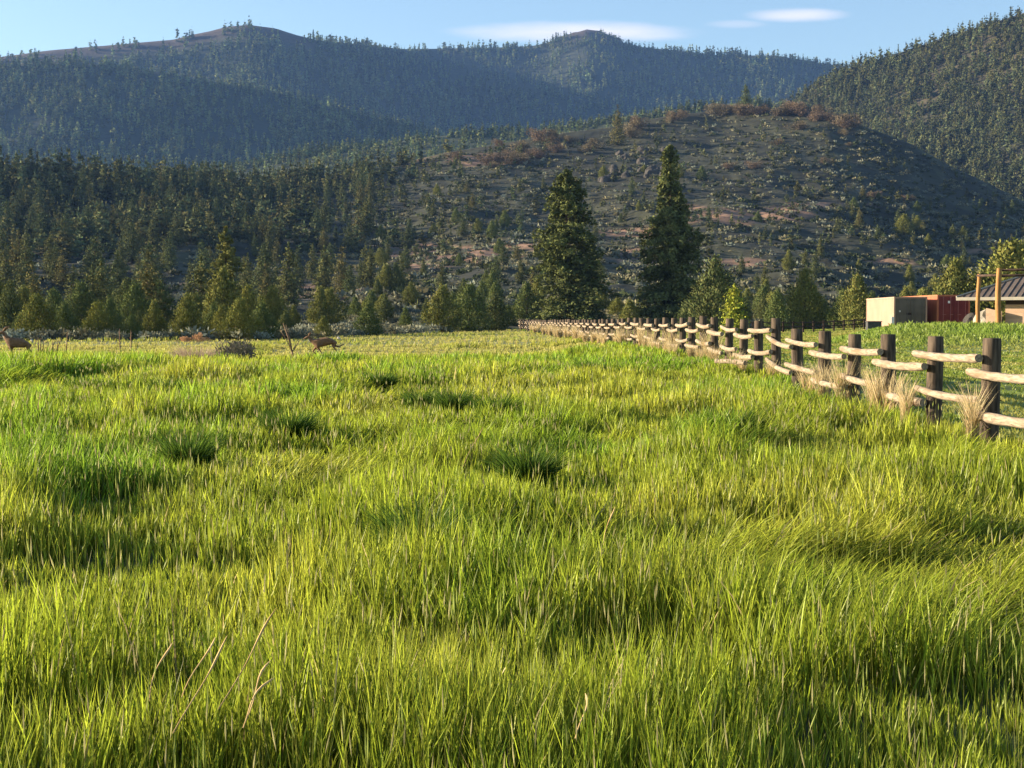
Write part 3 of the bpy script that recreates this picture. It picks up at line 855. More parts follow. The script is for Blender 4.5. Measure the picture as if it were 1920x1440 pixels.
def meadow():
    r = R_(12); n = 760000
    d = 3.0 + (205 - 3.0) * np.concatenate([r.random(n // 3), .46 * r.random(n - n // 3) ** 1.35])
    half = .36 * d + 1.6
    x = r.uniform(-1, 1, n) * half
    # clumping
    px = 960 + x / d * F
    ok = (x < fence_x(d) - .05) & (d < edge_d(px) + 3)
    x, d, px = x[ok], d[ok], px[ok]; n = len(x)
    # a quarter of the blades gather into tufts
    g = r.random(n) < .5
    cell = .16 + .004 * d
    gx = (np.floor(x / cell) + .5 + .7 * (vnoise(np.floor(x / cell) * 3.7, np.floor(d / cell) * 2.3, 50) - .5)) * cell
    gy = (np.floor(d / cell) + .5 + .7 * (vnoise(np.floor(x / cell) * 1.9, np.floor(d / cell) * 4.1, 51) - .5)) * cell
    x = np.where(g, gx + (x - gx) * .35, x); d = np.where(g, gy + (d - gy) * .35, d)
    z = ground_z(x, d)
    tf = tall_field(x, d); lu = lush(x, d)
    far = sstep(64, 80, d + 14 * (vnoise(x / 9, d / 6, 61) - .5)) * (x < fence_x(d) - .5)
    far2 = far * (1 - .5 * sstep(.58, .66, fbm(x / 5, d / 9, 62, 2)))
    h = .37 * tf * (.65 + .5 * r.random(n)) * (1 + .25 * lu) * (1 - .6 * far2)
    h = h * (1 - .45 * np.exp(-((x - fence_x(d)) / .9) ** 2))
    w = (.0024 + .00060 * np.minimum(d, 55) + .0001 * d) * (.6 + .8 * r.random(n))
    lodge = sstep(.60, .85, vnoise(x / 1.7, d / 2.2, 71) * .85 + .15 * r.random(n))
    ld = -.35 + 1.0 * (vnoise(x / 2.6, d / 3., 72) - .5) * 2 + r.normal(size=n) * (2.0 - 1.3 * lodge)
    th0 = np.abs(r.normal(size=n)) * .12 + .5 * lodge * r.random(n)
    th1 = .08 + .25 * np.abs(r.normal(size=n)) + .8 * lodge + .2 * lu
    azf = r.uniform(0, math.pi, n)
    v = (1 + (1.35 * r.random(n) ** 1.6 - .55) * (1 - .7 * far2))[:, None]
    cg = np.array([.235, .29, .024]); cl = np.array([.14, .22, .018]); cy = np.array([.50, .46, .065])
    m = fbm(x / 1.9, d / 3.1, 81, 3)
    yel = np.clip(sstep(.46, .74, m) * .6 + .3 * (r.random(n) < .35) - .7 * lu, 0, 1)[:, None]
    base = (cg * (1 - lu[:, None]) + cl * lu[:, None]) * .6  # feet darker: old leaf, and shade between blades put into the colour
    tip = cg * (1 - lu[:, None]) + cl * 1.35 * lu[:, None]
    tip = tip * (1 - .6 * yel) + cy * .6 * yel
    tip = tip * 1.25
    dryb = (r.random(n) < .018 + .09 * far2)[:, None]
    straw = np.array([.46, .36, .17])
    f = far2[:, None]
    pale = np.array([.40, .36, .10])
    base = base * (1 - f * .7) + pale * .7 * f * .8; tip = tip * (1 - f * .72) + pale * f * .85
    base = np.where(dryb, straw * .7, base) * v; tip = np.where(dryb, straw, tip) * v
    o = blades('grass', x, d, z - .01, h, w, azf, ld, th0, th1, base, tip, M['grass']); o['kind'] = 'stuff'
meadow()
def lawn():
    r = R_(13); n = 150000
    d = 13 + 187 * r.random(n) ** 1.25
    u = r.uniform(-.01, .40, n); x = u * d
    px = 960 + u * F
    ok = (x > fence_x(d) + .1) & (d < edge_d(px))
    x, d, px = x[ok], d[ok], px[ok]; n = len(x)
    z = ground_z(x, d)
    mound = sstep(.195, .24, x / d + .03 * (vnoise(x / 5, d / 5, 2) - .5)) * sstep(66, 80, d + 8 * (vnoise(x / 4, d / 4, 9) - .5)) * (1 - sstep(100, 108, d))
    near = np.exp(-((x - fence_x(d)) / .35) ** 2)
    h = (.05 + .05 * vnoise(x / .6, d / .6, 3) + .22 * mound * (.5 + vnoise(x / 1.6, d / 2.5, 5)) + .18 * near) * (.6 + .7 * r.random(n))
    w = (.004 + .0009 * d) * (.7 + .6 * r.random(n))
    m = fbm(x / 2.5, d / 4, 83, 3)
    yel = (sstep(.35, .62, m) * (1 - mound * .75))[:, None]
    tip = np.array([.22, .28, .04]) * (1 - yel) + np.array([.36, .34, .08]) * yel
    tip = tip * (1 + mound[:, None] * np.array([-.05, .08, .1]))
    tip = tip * (.75 + .5 * r.random(n))[:, None]
    o = blades('lawn_grass', x, d, z - .01, h, w, r.uniform(0, math.pi, n), r.uniform(0, 6.28, n), np.abs(r.normal(size=n)) * .35, .3 + .5 * r.random(n), tip * .7, tip, M['grass']); o['kind'] = 'stuff'
lawn()

# dark tussocks that stand out of the sward
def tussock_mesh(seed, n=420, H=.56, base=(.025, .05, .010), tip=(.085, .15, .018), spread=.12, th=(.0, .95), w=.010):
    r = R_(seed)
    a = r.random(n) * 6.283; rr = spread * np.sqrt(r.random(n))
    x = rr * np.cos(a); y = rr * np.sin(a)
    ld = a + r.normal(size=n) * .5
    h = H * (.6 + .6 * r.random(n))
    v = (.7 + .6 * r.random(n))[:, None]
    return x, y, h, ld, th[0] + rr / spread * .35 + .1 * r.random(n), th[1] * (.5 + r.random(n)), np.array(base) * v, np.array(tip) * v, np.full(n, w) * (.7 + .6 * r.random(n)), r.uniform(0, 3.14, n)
def heads():
    r = R_(14); n = 6500
    d = 3.6 + 34 * r.random(n) ** 1.1
    x = r.uniform(-1, 1, n) * (.36 * d + 1); ok = (x < fence_x(d) - .2) & (vnoise(x / 1.6, d / 2.4, 91) > .38)
    x, d = x[ok], d[ok]; n = len(x); z = ground_z(x, d)
    h = (.40 + .16 * r.random(n)); th = np.abs(r.normal(size=n)) * .16; ld = r.uniform(0, 6.28, n); w = .0016 + .00035 * d
    v = (.7 + .5 * r.random(n))[:, None]; st = np.array([.30, .31, .07]) * v; hd = np.where((r.random(n) < .6)[:, None], np.array([.36, .40, .11]), np.array([.46, .42, .20])) * v
    c = np.stack([x, d, z], 1); dr = np.stack([np.sin(th) * np.cos(ld), np.sin(th) * np.sin(ld), np.cos(th)], 1)
    Vs, Fs, Ts = [], [], []; b = 0
    for (s0, s1, s2, wf, colr) in ((0, .45, .86, .6, st), (.84, .91, 1.02, 1.9, hd)):
        for k in (0, 1):
            a_ = r.uniform(0, 3.14, n) if k == 0 else a_ + 1.57
            sd = np.stack([np.cos(a_), np.sin(a_), np.zeros(n)], 1) * (w * wf)[:, None] * .5
            m = c + dr * (h * s1)[:, None]
            V = np.stack([c + dr * (h * s0)[:, None], m + sd, c + dr * (h * s2)[:, None], m - sd], 1).reshape(-1, 3)
            Vs.append(V); Fs.append(np.arange(n)[:, None] * 4 + np.arange(4)[None] + b); b += len(V); Ts.append(np.repeat(colr, 4, 0))
    o = mesh_np('grass_heads', np.concatenate(Vs), [np.concatenate(Fs)], M['grass'], tint=np.concatenate(Ts)); o['kind'] = 'stuff'
heads()
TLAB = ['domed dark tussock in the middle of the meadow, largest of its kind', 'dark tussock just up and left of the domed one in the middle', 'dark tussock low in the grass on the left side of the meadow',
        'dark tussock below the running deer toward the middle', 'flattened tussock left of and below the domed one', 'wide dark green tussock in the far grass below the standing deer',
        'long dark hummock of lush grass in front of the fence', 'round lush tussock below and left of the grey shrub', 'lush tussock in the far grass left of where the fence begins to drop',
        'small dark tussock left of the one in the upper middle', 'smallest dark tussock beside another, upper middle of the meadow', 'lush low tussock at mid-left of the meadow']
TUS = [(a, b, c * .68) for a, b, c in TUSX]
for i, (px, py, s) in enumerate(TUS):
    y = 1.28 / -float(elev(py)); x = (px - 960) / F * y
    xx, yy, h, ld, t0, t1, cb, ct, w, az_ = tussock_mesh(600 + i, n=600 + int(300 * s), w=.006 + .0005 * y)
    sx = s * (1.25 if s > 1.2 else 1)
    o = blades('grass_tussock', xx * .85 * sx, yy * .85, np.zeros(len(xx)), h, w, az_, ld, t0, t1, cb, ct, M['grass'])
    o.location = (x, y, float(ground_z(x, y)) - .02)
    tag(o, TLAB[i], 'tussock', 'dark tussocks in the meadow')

# dry seed stalks leaning in the foreground
DS = [(280, 1275, 318, 1205), (345, 1270, 402, 1195), (330, 1335, 430, 1192), (410, 1290, 524, 1140), (455, 1315, 510, 1238), (450, 1325, 512, 1270), (1130, 1000, 1150, 950), (870, 835, 905, 800), (1085, 1345, 1100, 1300)]
SL = ['lowest-left straw stalk leaning right in the left foreground', 'thin straw stalk with a long head left of the tallest stalks', 'long straw stalk with a bent head in the left foreground', 'tallest curved straw stalk in the left foreground, its tip highest',
      'reddish-tipped straw stalk right of the tall ones', 'short pale straw stalk directly under the reddish-tipped one', 'pale straw stalk in the middle of the meadow', 'small fallen straw stalk beside the upper middle tussock', 'short dry straw stalk in the centre foreground']
for i, (x0, y0, x1, y1) in enumerate(DS):
    d = 1.22 / -float(elev(y0 + 20))
    a = P(x0, y0 + 40, d); b = P(x1, y1, d + .15)
    a.z = max(a.z, .02)
    mb = MB(); pts = []
    for k in range(9):
        t = k / 8; p = a.lerp(b, t); p += Vector((-.01 * math.sin(t * 5 + i), 0, .018 * math.sin(t * 3.14))); pts.append(p - a)
    mb.tube(pts, [.0022] * 5 + [.0035, .0045, .0035, .001], 5)
    o = mb.build('grass_stalk', M['straw']); o.location = a
    tag(o, SL[i], 'grass stalk', 'dry stalks leaning over the grass')

# straw clumps along the fence
CL = []
for i in range(4):
    xx, yy, h, ld, t0, t1, cb, ct, w, az_ = tussock_mesh(700 + i, n=170, H=.85, base=(.42, .33, .16), tip=(.62, .50, .28), spread=.13, th=(.02, .4), w=.012)
    xx, yy = yy, xx
    CL.append([blades('dry_grass_clump', xx, yy, np.zeros(len(xx)), h, w, az_, ld, t0 * .5, t1, cb, ct, M['grass']), False])
def clump(px, y, s, label, group=None, dx=-.35):
    k = r.integers(0, 4); o, us = CL[k]
    if us:
        o = o.copy(); COL.objects.link(o)
    CL[k][1] = True
    x = fence_x(y) + dx if px is None else (px - 960) / F * y
    o.location = (x, y, float(ground_z(x, y)) - .02); o.scale = (s, s, s * r.uniform(.9, 1.1)); o.rotation_euler = (0, 0, r.uniform(0, 6))
    tag(o, label, 'dry grass', group or 'straw clumps along the rail fence')
for (px, y, s, lab) in [(1826, 18.7, 1.0, 'tall straw clump against the nearest fence post'), (1700, 21.6, .85, 'straw clump in front of the second nearest post'), (1660, 23.2, 1.05, 'straw clump at the foot of the third nearest post'),
                        (1640, 23.8, .95, 'wispy straw clump left of the third nearest post'), (1585, 26.2, 1.0, 'straw clump at the fourth post'), (1545, 28.3, .95, 'straw clump at the fifth post where the rails drop'),
                        (1515, 30.0, .85, 'low straw clump between the fifth and sixth posts'), (1335, 44.0, 1.25, 'reddish tall straw clump where the fence levels off'), (1260, 53., 1.1, 'straw clump under the highest rails'), (1225, 58, 1.1, 'straw clump left of the one under the highest rails')]:
    clump(px, y, s, lab)
for i in range(11):
    y = 33.5 + i * 2.6 + r.uniform(-.8, .8)
    clump(None, y, r.uniform(.6, .95), 'small straw clump at the foot of the middle part of the rail fence', 'straw clumps at the middle part of the fence', dx=r.uniform(-.5, -.2))
for i in range(24):
    y = 62 + i * 4.3 + r.uniform(-1, 1)
    clump(None, y, r.uniform(.8, 1.35), 'straw clump hiding the foot of the far part of the rail fence', 'straw clumps at the far part of the fence', dx=r.uniform(-.5, -.2))

# ------------------------------------------------------------------ the post and rail fence
fence = empty('rail_fence', (5.95, 19, 0), 0, 'long post-and-rail fence of dark round posts and pale peeled rails running off into the distance', 'fence')
fo = Vector((5.95, 19, 0))
rr = random.Random(5)
py_, k = [], 0
y = 19.0 - 2.44 * 2
while y < 192:
    py_.append(y); y += 2.44 if y < 60 else 2.5
near_post = []
JT = {9: -.06, 7: .0}
for i, y in enumerate(py_):
    x = float(fence_x(y)); g = float(np.interp(y, fd, fg))
    if y > 50: g += .10 * (float(vnoise(y / 9, 2.2, 5)) - .5)
    near_post.append((x, y, g))
    R0 = rr.uniform(.105, .122); top = 1.33 + rr.uniform(-.02, .03) + (.0 if i != 9 else -.05)
    mb = MB(); seg = 14 if y < 60 else 8
    lx, ly = rr.uniform(-.045, .045), rr.uniform(-.03, .03)
    n = 7
    mb.tube([(lx * j / n, ly * j / n, -.4 + (top + .4) * j / n) for j in range(n)] + [(lx, ly, top - .015), (lx, ly, top)], [R0 * (1.04 - .04 * j / n) for j in range(n)] + [R0 * .97, R0 * .9], seg, .045, rr)
    o = mb.build('post', M['post'], fence, smooth=False); smooth_by_angle(o, 50)
    o.location = Vector((x, y, g)) - fo
rail_n = 0
far_rails = MB()
for i in range(len(py_) - 1):
    a = near_post[i]; b = near_post[i + 1]
    for lev in (0, 1):
        hi = (i % 2 == 0)
        zz = (1.07 if hi else .91) if lev == 0 else (.57 if hi else .41)
        dirv = Vector((b[0] - a[0], b[1] - a[1], b[2] - a[2]))
        s = -.10 + rr.uniform(-.05, .03); e = 1 + (.30 + rr.uniform(-.12, .08)) / 2.44
        s = s / 2.44
        r0 = rr.uniform(.054, .064); r1 = r0 * rr.uniform(.85, 1.1)
        sag = rr.uniform(.015, .06); pts = []; rad = []
        z0 = rr.uniform(-.02, .02); z1 = rr.uniform(-.02, .02)
        off = -.115 - .058
        nn = 10 if py_[i] < 80 else 6
        for j in range(nn + 1):
            t = s + (e - s) * j / nn; q = (j / nn - .5) * 2
            p = Vector((a[0] + off + dirv.x * t + .012 * math.sin(t * 4 + i), a[1] + dirv.y * t, a[2] + dirv.z * t + zz + z0 * (1 - t) + z1 * t - sag * (1 - q * q) * 1.0 + sag * .35))
            pts.append(p - fo); rad.append((r0 + (r1 - r0) * j / nn) * (1 + rr.uniform(-.09, .09)) * (.86 if j in (0, nn) else 1))
        if rail_n < 98:
            mb = MB(); mb.tube(pts, rad, 10, .03, rr); o = mb.build('rail', M['rail'], fence); smooth_by_angle(o, 45)
            if py_[i] < 45:
                for tt in (0.12 / 2.44, 1 - .02):
                    pass
        else:
            far_rails.tube(pts, rad, 6, .03, rr)
        rail_n += 1
tag(far_rails.build('rails', M['rail'], fence), kind='stuff')
# nails on the right of the near posts
for i in range(2, 12):
    a = near_post[i]
    for zz in (1.07, .91, .57, .41):
        mb = MB(); mb.tube([(a[0] + .05, a[1], a[2] + zz), (a[0] + .16, a[1] + .005, a[2] + zz - .01)], .007, 5)
        mb.v = [tuple(Vector(v) - fo) for v in mb.v]
        mb.build('nail', M['nail'], fence)
# a fallen rail piece in the grass
y = 34.2; mb = MB(); mb.tube([(0, 0, 0), (-.25, .35, .03), (-.55, .8, .02)], [.055, .055, .05], 10, .03, rr)
o = mb.build('broken_rail', M['rail']); o.location = (float(fence_x(y)) - .62, y, float(ground_z(fence_x(y) - .6, y)) + .36)
mbs = MB(); 
tag(o, 'short broken piece of rail lying low in the grass left of the fence', 'log')

# distant low fence
ff = empty('wooden_fence', P(1500, 622, 160), 0, 'distant low brown wooden fence across the lawn, left of the tan container', 'fence')
fo2 = ff.location.copy(); prev = None
for i, px in enumerate(range(1392, 1645, 19)):
    yd = 158 + i * .3; x = (px - 960) / F * yd; z = float(top_z(np.array(x), np.array(yd)))
    b = Vector((x, yd, z)) - fo2
    mb = MB(); mb.box((b.x, b.y, b.z + .5), (.15, .15, 1.35)); mb.build('post', M['dark_wood'], ff)
    if prev:
        for h in (1.05, .62):
            mb = MB(); mb.tube([prev + Vector((0, -.12, h)), (prev + b) / 2 + Vector((0, -.12, h - .04)), b + Vector((0, -.12, h))], .07, 6); mb.build('rail', M['dark_wood'], ff)
    prev = b

# ------------------------------------------------------------------ containers
def container(name, x, y, z, rz, L, Hh, Wd, mbody, mdoor, mrod, label, rodpos):
    rt = empty(name, (x, y, z), rz, label, 'container')
    mb = MB(); t = .05
    # corrugated long sides, built as a real zigzag skin
    def corr(x0, sgn):
        n = int(L / .28); pr = []
        for i in range(n):
            y0 = .12 + i * (L - .24) / n; w = (L - .24) / n
            pr += [(0, y0), (0, y0 + w * .35), (.036, y0 + w * .5), (.036, y0 + w * .85)]
        pr.append((0, L - .12))
        for (a, b) in zip(pr[:-1], pr[1:]):
            mb.poly([(x0 + sgn * a[0], a[1], .16), (x0 + sgn * b[0], b[1], .16), (x0 + sgn * b[0], b[1], Hh - .12), (x0 + sgn * a[0], a[1], Hh - .12)])
    corr(.03, 1); corr(Wd - .03, -1)
    mb.poly([(.02, .02, Hh - .03), (Wd - .02, .02, Hh - .03), (Wd - .02, L - .02, Hh - .03), (.02, L - .02, Hh - .03)])
    mb.poly([(.02, L - .03, .1), (Wd - .02, L - .03, .1), (Wd - .02, L - .03, Hh - .05), (.02, L - .03, Hh - .05)])
    mb.build('body', mbody, rt)
    fr = MB()
    for xx in (.0, Wd):
        for yy in (0, L):
            fr.box((xx + (.06 if xx == 0 else -.06), yy + (.06 if yy == 0 else -.06), Hh / 2), (.12, .12, Hh))
        fr.box((xx + (.05 if xx == 0 else -.05), L / 2, Hh - .06), (.10, L - .24, .12)); fr.box((xx + (.05 if xx == 0 else -.05), L / 2, .08), (.10, L - .24, .16))
    for yy in (.06, L - .06):
        fr.box((Wd / 2, yy, Hh - .06), (Wd - .24, .12, .12)); fr.box((Wd / 2, yy, .08), (Wd - .24, .12, .16))
    fr.build('frame', mbody, rt)
    for s in (0, 1):
        d = MB(); w = (Wd - .28) / 2; cx = .13 + w / 2 + s * (w + .02)
        d.box((cx, .05, Hh / 2 + .02), (w, .05, Hh - .32))
        for j in range(4):
            d.box((cx, .02, .35 + (Hh - .75) * (j + .5) / 4), (w - .14, .03, (Hh - .75) / 4 - .08))
        dr = d.build('door', mdoor, rt)
        for q in rodpos:
            rd = MB(); xx = cx + (q - .5) * w; rd.tube([(xx, -.02, .14), (xx, -.02, Hh - .12)], .022, 6)
            rd.box((xx, -.02, .2), (.10, .05, .08)); rd.box((xx, -.02, Hh - .2), (.10, .05, .08)); rd.box((xx + .09, -.03, 1.1), (.26, .03, .04))
            rd.build('lock_rod', mrod, dr)
    return rt
zt = P(1676, 556.5, 116).z
c1 = container('shipping_container', P(1676, 600, 116).x, 116, zt - 2.6, -.058, 12.1, 2.6, 2.5, M['tan_paint'], M['grey_paint'], M['grey_paint'], 'tan shipping container with closed grey doors beside the red one', (.22, .78))
pl = MB(); pl.box((.42, -.012, 1.5), (.14, .01, .12)); pl.build('plate', M['white'], c1)
pl = MB(); pl.box((1.12, -.012, 1.3), (.36, .01, .16)); pl.build('marking', M['deerdark'], c1)
xr = P(1757, 600, 116).x
c2 = container('shipping_container', xr, 116, zt - 2.45, .0, 12.1, 2.6, 2.5, M['red_sunlit'], M['red_shaded'], M['pinksteel'], 'red shipping container with tall door rods, right of the tan one', (.3, .8))
pl = MB(); pl.box((.88, -.055, 2.05), (.16, .01, .18)); pl.build('plate', M['white'], c2)
# small things by the tan container
x = P(1638, 610, 112).x
mb = MB(); mb.box((0, 0, .5), (1.0, .7, 1.0)); mb.box((0, 0, 1.03), (1.08, .78, .06)); o = mb.build('utility_box', M['darkgrey'], bevel=.01); o.location = (x, 112, float(ground_z(x, 112)) - .1)
tag(o, 'low dark grey utility box at the left foot of the tan container', 'utility box')
x = P(1678, 610, 114.6).x
mb = MB(); mb.box((0, 0, .65), (.22, .05, 1.3)); o = mb.build('board', M['white'], bevel=.005); o.location = (x, 115.3, float(ground_z(x, 115.3)) - .1)
tag(o, 'narrow white board leaning at the near corner of the tan container', 'board')

# ------------------------------------------------------------------ log frame
lf = empty('log_frame', P(1837, 612, 97), 0, 'tall frame of golden peeled poles with dark cross logs before the tan building', 'log frame')
fo3 = lf.location.copy()
def pole(px0, ptop, px1, yd, rad, nm='pole'):
    a = P(px1, 625, yd) - fo3; b = P(px0, ptop, yd) - fo3; a.z -= .3
    mb = MB(); mb.tube([a.lerp(b, t / 6) + Vector((.03 * math.sin(t * 1.3), 0, 0)) for t in range(7)], [rad * (1.05 - .2 * t / 6) for t in range(7)], 12, .04, rr)
    o = mb.build(nm, M['pole'], lf, smooth=True); smooth_by_angle(o, 50); return b
b1 = pole(1836, 514, 1832, 99, .15); b2 = pole(1873, 503, 1871, 95, .19); b3 = pole(2010, 500, 2010, 95, .19)
for (a, b, dz0, dz1) in ((b1, b2, -.1, -.42), (b2, b3, -.12, -.12), (b2, b3, -.48, -.44)):
    mb = MB(); mb.tube([a + Vector((-.05, .25, dz0)), a.lerp(b, .5) + Vector((0, .25, (dz0 + dz1) / 2)), b + Vector((.1, .25, dz1))], .08, 10, .03, rr); mb.build('cross_log', M['dark_wood'], lf, smooth=True)

# ------------------------------------------------------------------ brick building with hip roof
A0 = math.radians(33)
ec = P(1793, 562, 108)
bd = empty('brick_building', (ec.x, ec.y, float(ground_z(ec.x, ec.y))), -A0, 'tan block building under a wide brown ribbed metal hip roof at the right edge', 'building')
eh = ec.z - bd.location.z                       # eave underside, local frame: x along the front, y to the back
WX, WY, pit = 16.0, 11.0, .42
rf = MB(); rid = WY / 2; rh = rid * pit
e0 = eh + .16
Aq, Bq, Cq, Dq = (0, 0, e0), (WX, 0, e0), (WX, WY, e0), (0, WY, e0)
R1, R2 = (rid, rid, e0 + rh), (WX - rid, rid, e0 + rh)
rf.poly([Aq, Bq, R2, R1]); rf.poly([Bq, Cq, R2]); rf.poly([Cq, Dq, R1, R2]); rf.poly([Dq, Aq, R1])
sl_ = math.sqrt(1 + pit * pit)
def rib(p, q):
    p = Vector(p); q = Vector(q)
    rf.tube([p + Vector((0, 0, .03)), q + Vector((0, 0, .03))], .032, 4)
xq = .45
while xq < WX:
    m = min(xq, WX - xq, rid); rib((xq, 0, e0), (xq, m, e0 + m * pit)); xq += .45
yq = .45
while yq < WY:
    m = min(yq, WY - yq); rib((0, yq, e0), (m, yq, e0 + m * pit)); yq += .45
roof = rf.build('roof', M['roof'], bd)
cp = MB()
for a, b in ((Aq, R1), (Bq, R2), (R1, R2), (Dq, R1)):
    cp.tube([Vector(a) + Vector((0, 0, .05)), Vector(b) + Vector((0, 0, .05))], .07, 5)
cp.build('ridge_cap', M['fascia'], roof)
fa = MB()
fa.box((WX / 2, .0, eh + .06), (WX, .06, .22)); fa.box((.0, WY / 2, eh + .06), (.06, WY - .07, .22)); fa.build('fascia', M['fascia'], bd)
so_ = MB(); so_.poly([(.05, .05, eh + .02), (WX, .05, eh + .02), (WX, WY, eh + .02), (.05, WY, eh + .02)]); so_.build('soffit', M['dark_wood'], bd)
wl = MB(); wl.box((3.2 + 6.2, .9 + 4.5, (eh - .36) / 2), (12.4, 9.0, eh - .34)); wl.build('wall', M['brick'], bd)
be = MB(); be.box((3.2 + 6.2, .9 + 4.5, eh - .165), (12.36, 8.96, .36)); be.build('soffit_shade_band', M['dark_wood'], bd)  # dark strip painting the soffit's shade onto the wall top
ww = MB(); zz = eh * .75
ww.poly([(2.0, .35, 0), (3.1, .35, 0), (3.1, .35, zz * .86), (2.0, .35, zz)]); ww.poly([(2.0, .5, 0), (2.0, .5, zz), (3.1, .5, zz * .86), (3.1, .5, 0)])
ww.poly([(2.0, .35, 0), (2.0, .35, zz), (2.0, .5, zz), (2.0, .5, 0)]); ww.poly([(2.0, .35, zz), (3.1, .35, zz * .86), (3.1, .5, zz * .86), (2.0, .5, zz)])
ww.build('wing_wall', M['brick'], bd)
for i, (px, py, s, lab) in enumerate([(1849, 588, .75, 'pale grey rounded lump of unidentified junk in the shade left of the brick building'), (1826, 590, .6, 'darker lump of unidentified junk between the red container and the first log pole'), (1847, 603, .7, 'pinkish lump of unidentified junk under the pale one beside the brick building')]):
    p = P(px, py, 112 + i); o = boulder('boulder', (p.x, p.y, float(ground_z(p.x, p.y)) + .45), s * 1.4, 90 + i, M['fascia'] if i != 1 else None, fl=1.1); tag(o, lab, 'rock')  # boulder shapes stand in for unidentified junk beside the building

# ------------------------------------------------------------------ deer
def skin(name, nodes, edges, mat, parent=None, sub=2):
    me = bpy.data.meshes.new(name + '_cage'); me.from_pydata([n[:3] for n in nodes], edges, [])
    ob = bpy.data.objects.new(name + '_cage', me); COL.objects.link(ob)
    ob.modifiers.new('s', 'SKIN'); sb = ob.modifiers.new('u', 'SUBSURF'); sb.levels = sub
    sv = me.skin_vertices[0].data
    for i, n in enumerate(nodes):
        rr_ = n[3]; sv[i].radius = rr_ if isinstance(rr_, tuple) else (rr_, rr_)
        sv[i].use_root = (i == 0)
    bpy.context.view_layer.update()
    dg = bpy.context.evaluated_depsgraph_get()
    m2 = bpy.data.meshes.new_from_object(ob.evaluated_get(dg)); m2.name = name
    bpy.data.objects.remove(ob); 
    m2.materials.clear(); m2.materials.append(mat)
    m2.polygons.foreach_set('use_smooth', np.ones(len(m2.polygons), bool))
    o = bpy.data.objects.new(name, m2); COL.objects.link(o)
    if parent: o.parent = parent
    return o
def deer(loc, pose, label):
    rt = empty('mule_deer', loc, 0, label, 'deer')
    if pose == 'stand':
        nodes = [(.40, 0, .86, .20), (.12, 0, .84, .205), (-.18, 0, .82, .205), (-.42, 0, .85, .185), (-.54, 0, .99, .125), (-.62, 0, 1.14, .082), (-.69, 0, 1.28, .068), (-.80, 0, 1.31, .066), (-.93, 0, 1.25, .040), (-1.01, 0, 1.22, .028),
                 (-.40, .09, .66, .085), (-.40, .10, .42, .040), (-.39, .10, .36, .036), (-.41, .10, .06, .022), (-.43, .10, .0, .026),
                 (-.36, -.09, .66, .085), (-.33, -.10, .42, .040), (-.32, -.10, .36, .036), (-.30, -.10, .06, .022), (-.32, -.10, .0, .026),
                 (.42, .10, .70, .125), (.36, .11, .55, .075), (.50, .11, .40, .036), (.49, .11, .06, .022), (.47, .11, 0, .026),
                 (.46, -.10, .70, .125), (.44, -.11, .55, .075), (.62, -.11, .38, .036), (.66, -.11, .06, .022), (.64, -.11, 0, .026)]
        ear = (-.72, 1.36); earv = Vector((.30, 0, .30)); rump = (.58, .93); tail = [(.56, 0, .98), (.62, 0, .90), (.63, 0, .78)]
    else:
        nodes = [(.42, 0, .93, .19), (.14, 0, .86, .19), (-.16, 0, .76, .185), (-.40, 0, .72, .165), (-.56, 0, .80, .11), (-.68, 0, .90, .075), (-.76, 0, 1.01, .062), (-.84, 0, 1.02, .062), (-.97, 0, .95, .038), (-1.05, 0, .915, .027),
                 (-.42, .09, .55, .075), (-.58, .10, .38, .036), (-.60, .10, .33, .032), (-.40, .10, .16, .020), (-.37, .10, .11, .024),
                 (-.36, -.09, .55, .075), (-.24, -.10, .36, .036), (-.20, -.10, .32, .032), (-.05, -.10, .12, .020), (-.02, -.10, .08, .024),
                 (.44, .10, .76, .115), (.42, .11, .60, .065), (.64, .11, .56, .032), (.82, .11, .66, .020), (.88, .11, .64, .024),
                 (.44, -.10, .76, .115), (.36, -.11, .60, .065), (.50, -.11, .44, .032), (.62, -.11, .20, .020), (.62, -.11, .14, .024)]
        ear = (-.78, 1.07); earv = Vector((.12, 0, .22)); rump = (.60, .98); tail = [(.58, 0, 1.0), (.66, 0, .96), (.72, 0, .86)]
    nodes = [(a_, b_, c_, d_ * (1.22 if i_ < 8 else 1.1)) for i_, (a_, b_, c_, d_) in enumerate(nodes)]
    edges = [(i, i + 1) for i in range(9)]
    for b, root in ((10, 3), (15, 3), (20, 0), (25, 0)):
        edges.append((root, b)); edges += [(b + j, b + j + 1) for j in range(4)]
    skin('body', nodes, edges, M['deer'], rt)
    for s in (-1, 1):
        m = MB(); b = Vector((ear[0], s * .05, ear[1])); tip = b + earv * .8 + Vector((0, s * .10, 0)); 
        m.tube([b, b.lerp(tip, .3), b.lerp(tip, .65), tip], [.018, .045, .04, .006], 8); m.build('ear', M['deer'], rt, smooth=True)
        e = MB(); p0 = Vector(nodes[7][:3]) + Vector((-.03, s * .058, .02)); e.tube([p0, p0 + Vector((-.001, s * .012, 0))], .014, 8); e.build('eye', M['deerdark'], rt, smooth=True)
    m = MB(); m.tube([Vector(tail[0]), Vector(tail[1]), Vector(tail[2])], [.05, .045, .015], 8); m.build('tail', M['deerwhite'], rt, smooth=True)
    n9 = Vector(nodes[9][:3]); m = MB(); m.tube([n9 + Vector((.0, 0, .0)), n9 + Vector((-.03, 0, -.008))], [.024, .014], 8); m.build('nose', M['deerdark'], rt, smooth=True)
    cpt = [Vector(nodes[6][:3]) + Vector((-.055, 0, -.055)), Vector(nodes[5][:3]) + Vector((-.085, 0, -.03)), Vector(nodes[4][:3]) + Vector((-.12, 0, -.04))]
    m = MB(); m.tube(cpt, [.02, .035, .03], 8); m.build('throat_patch', M['deerwhite'], rt, smooth=True)
    return rt
d1 = 70.0; x = (36 - 960) / F * d1
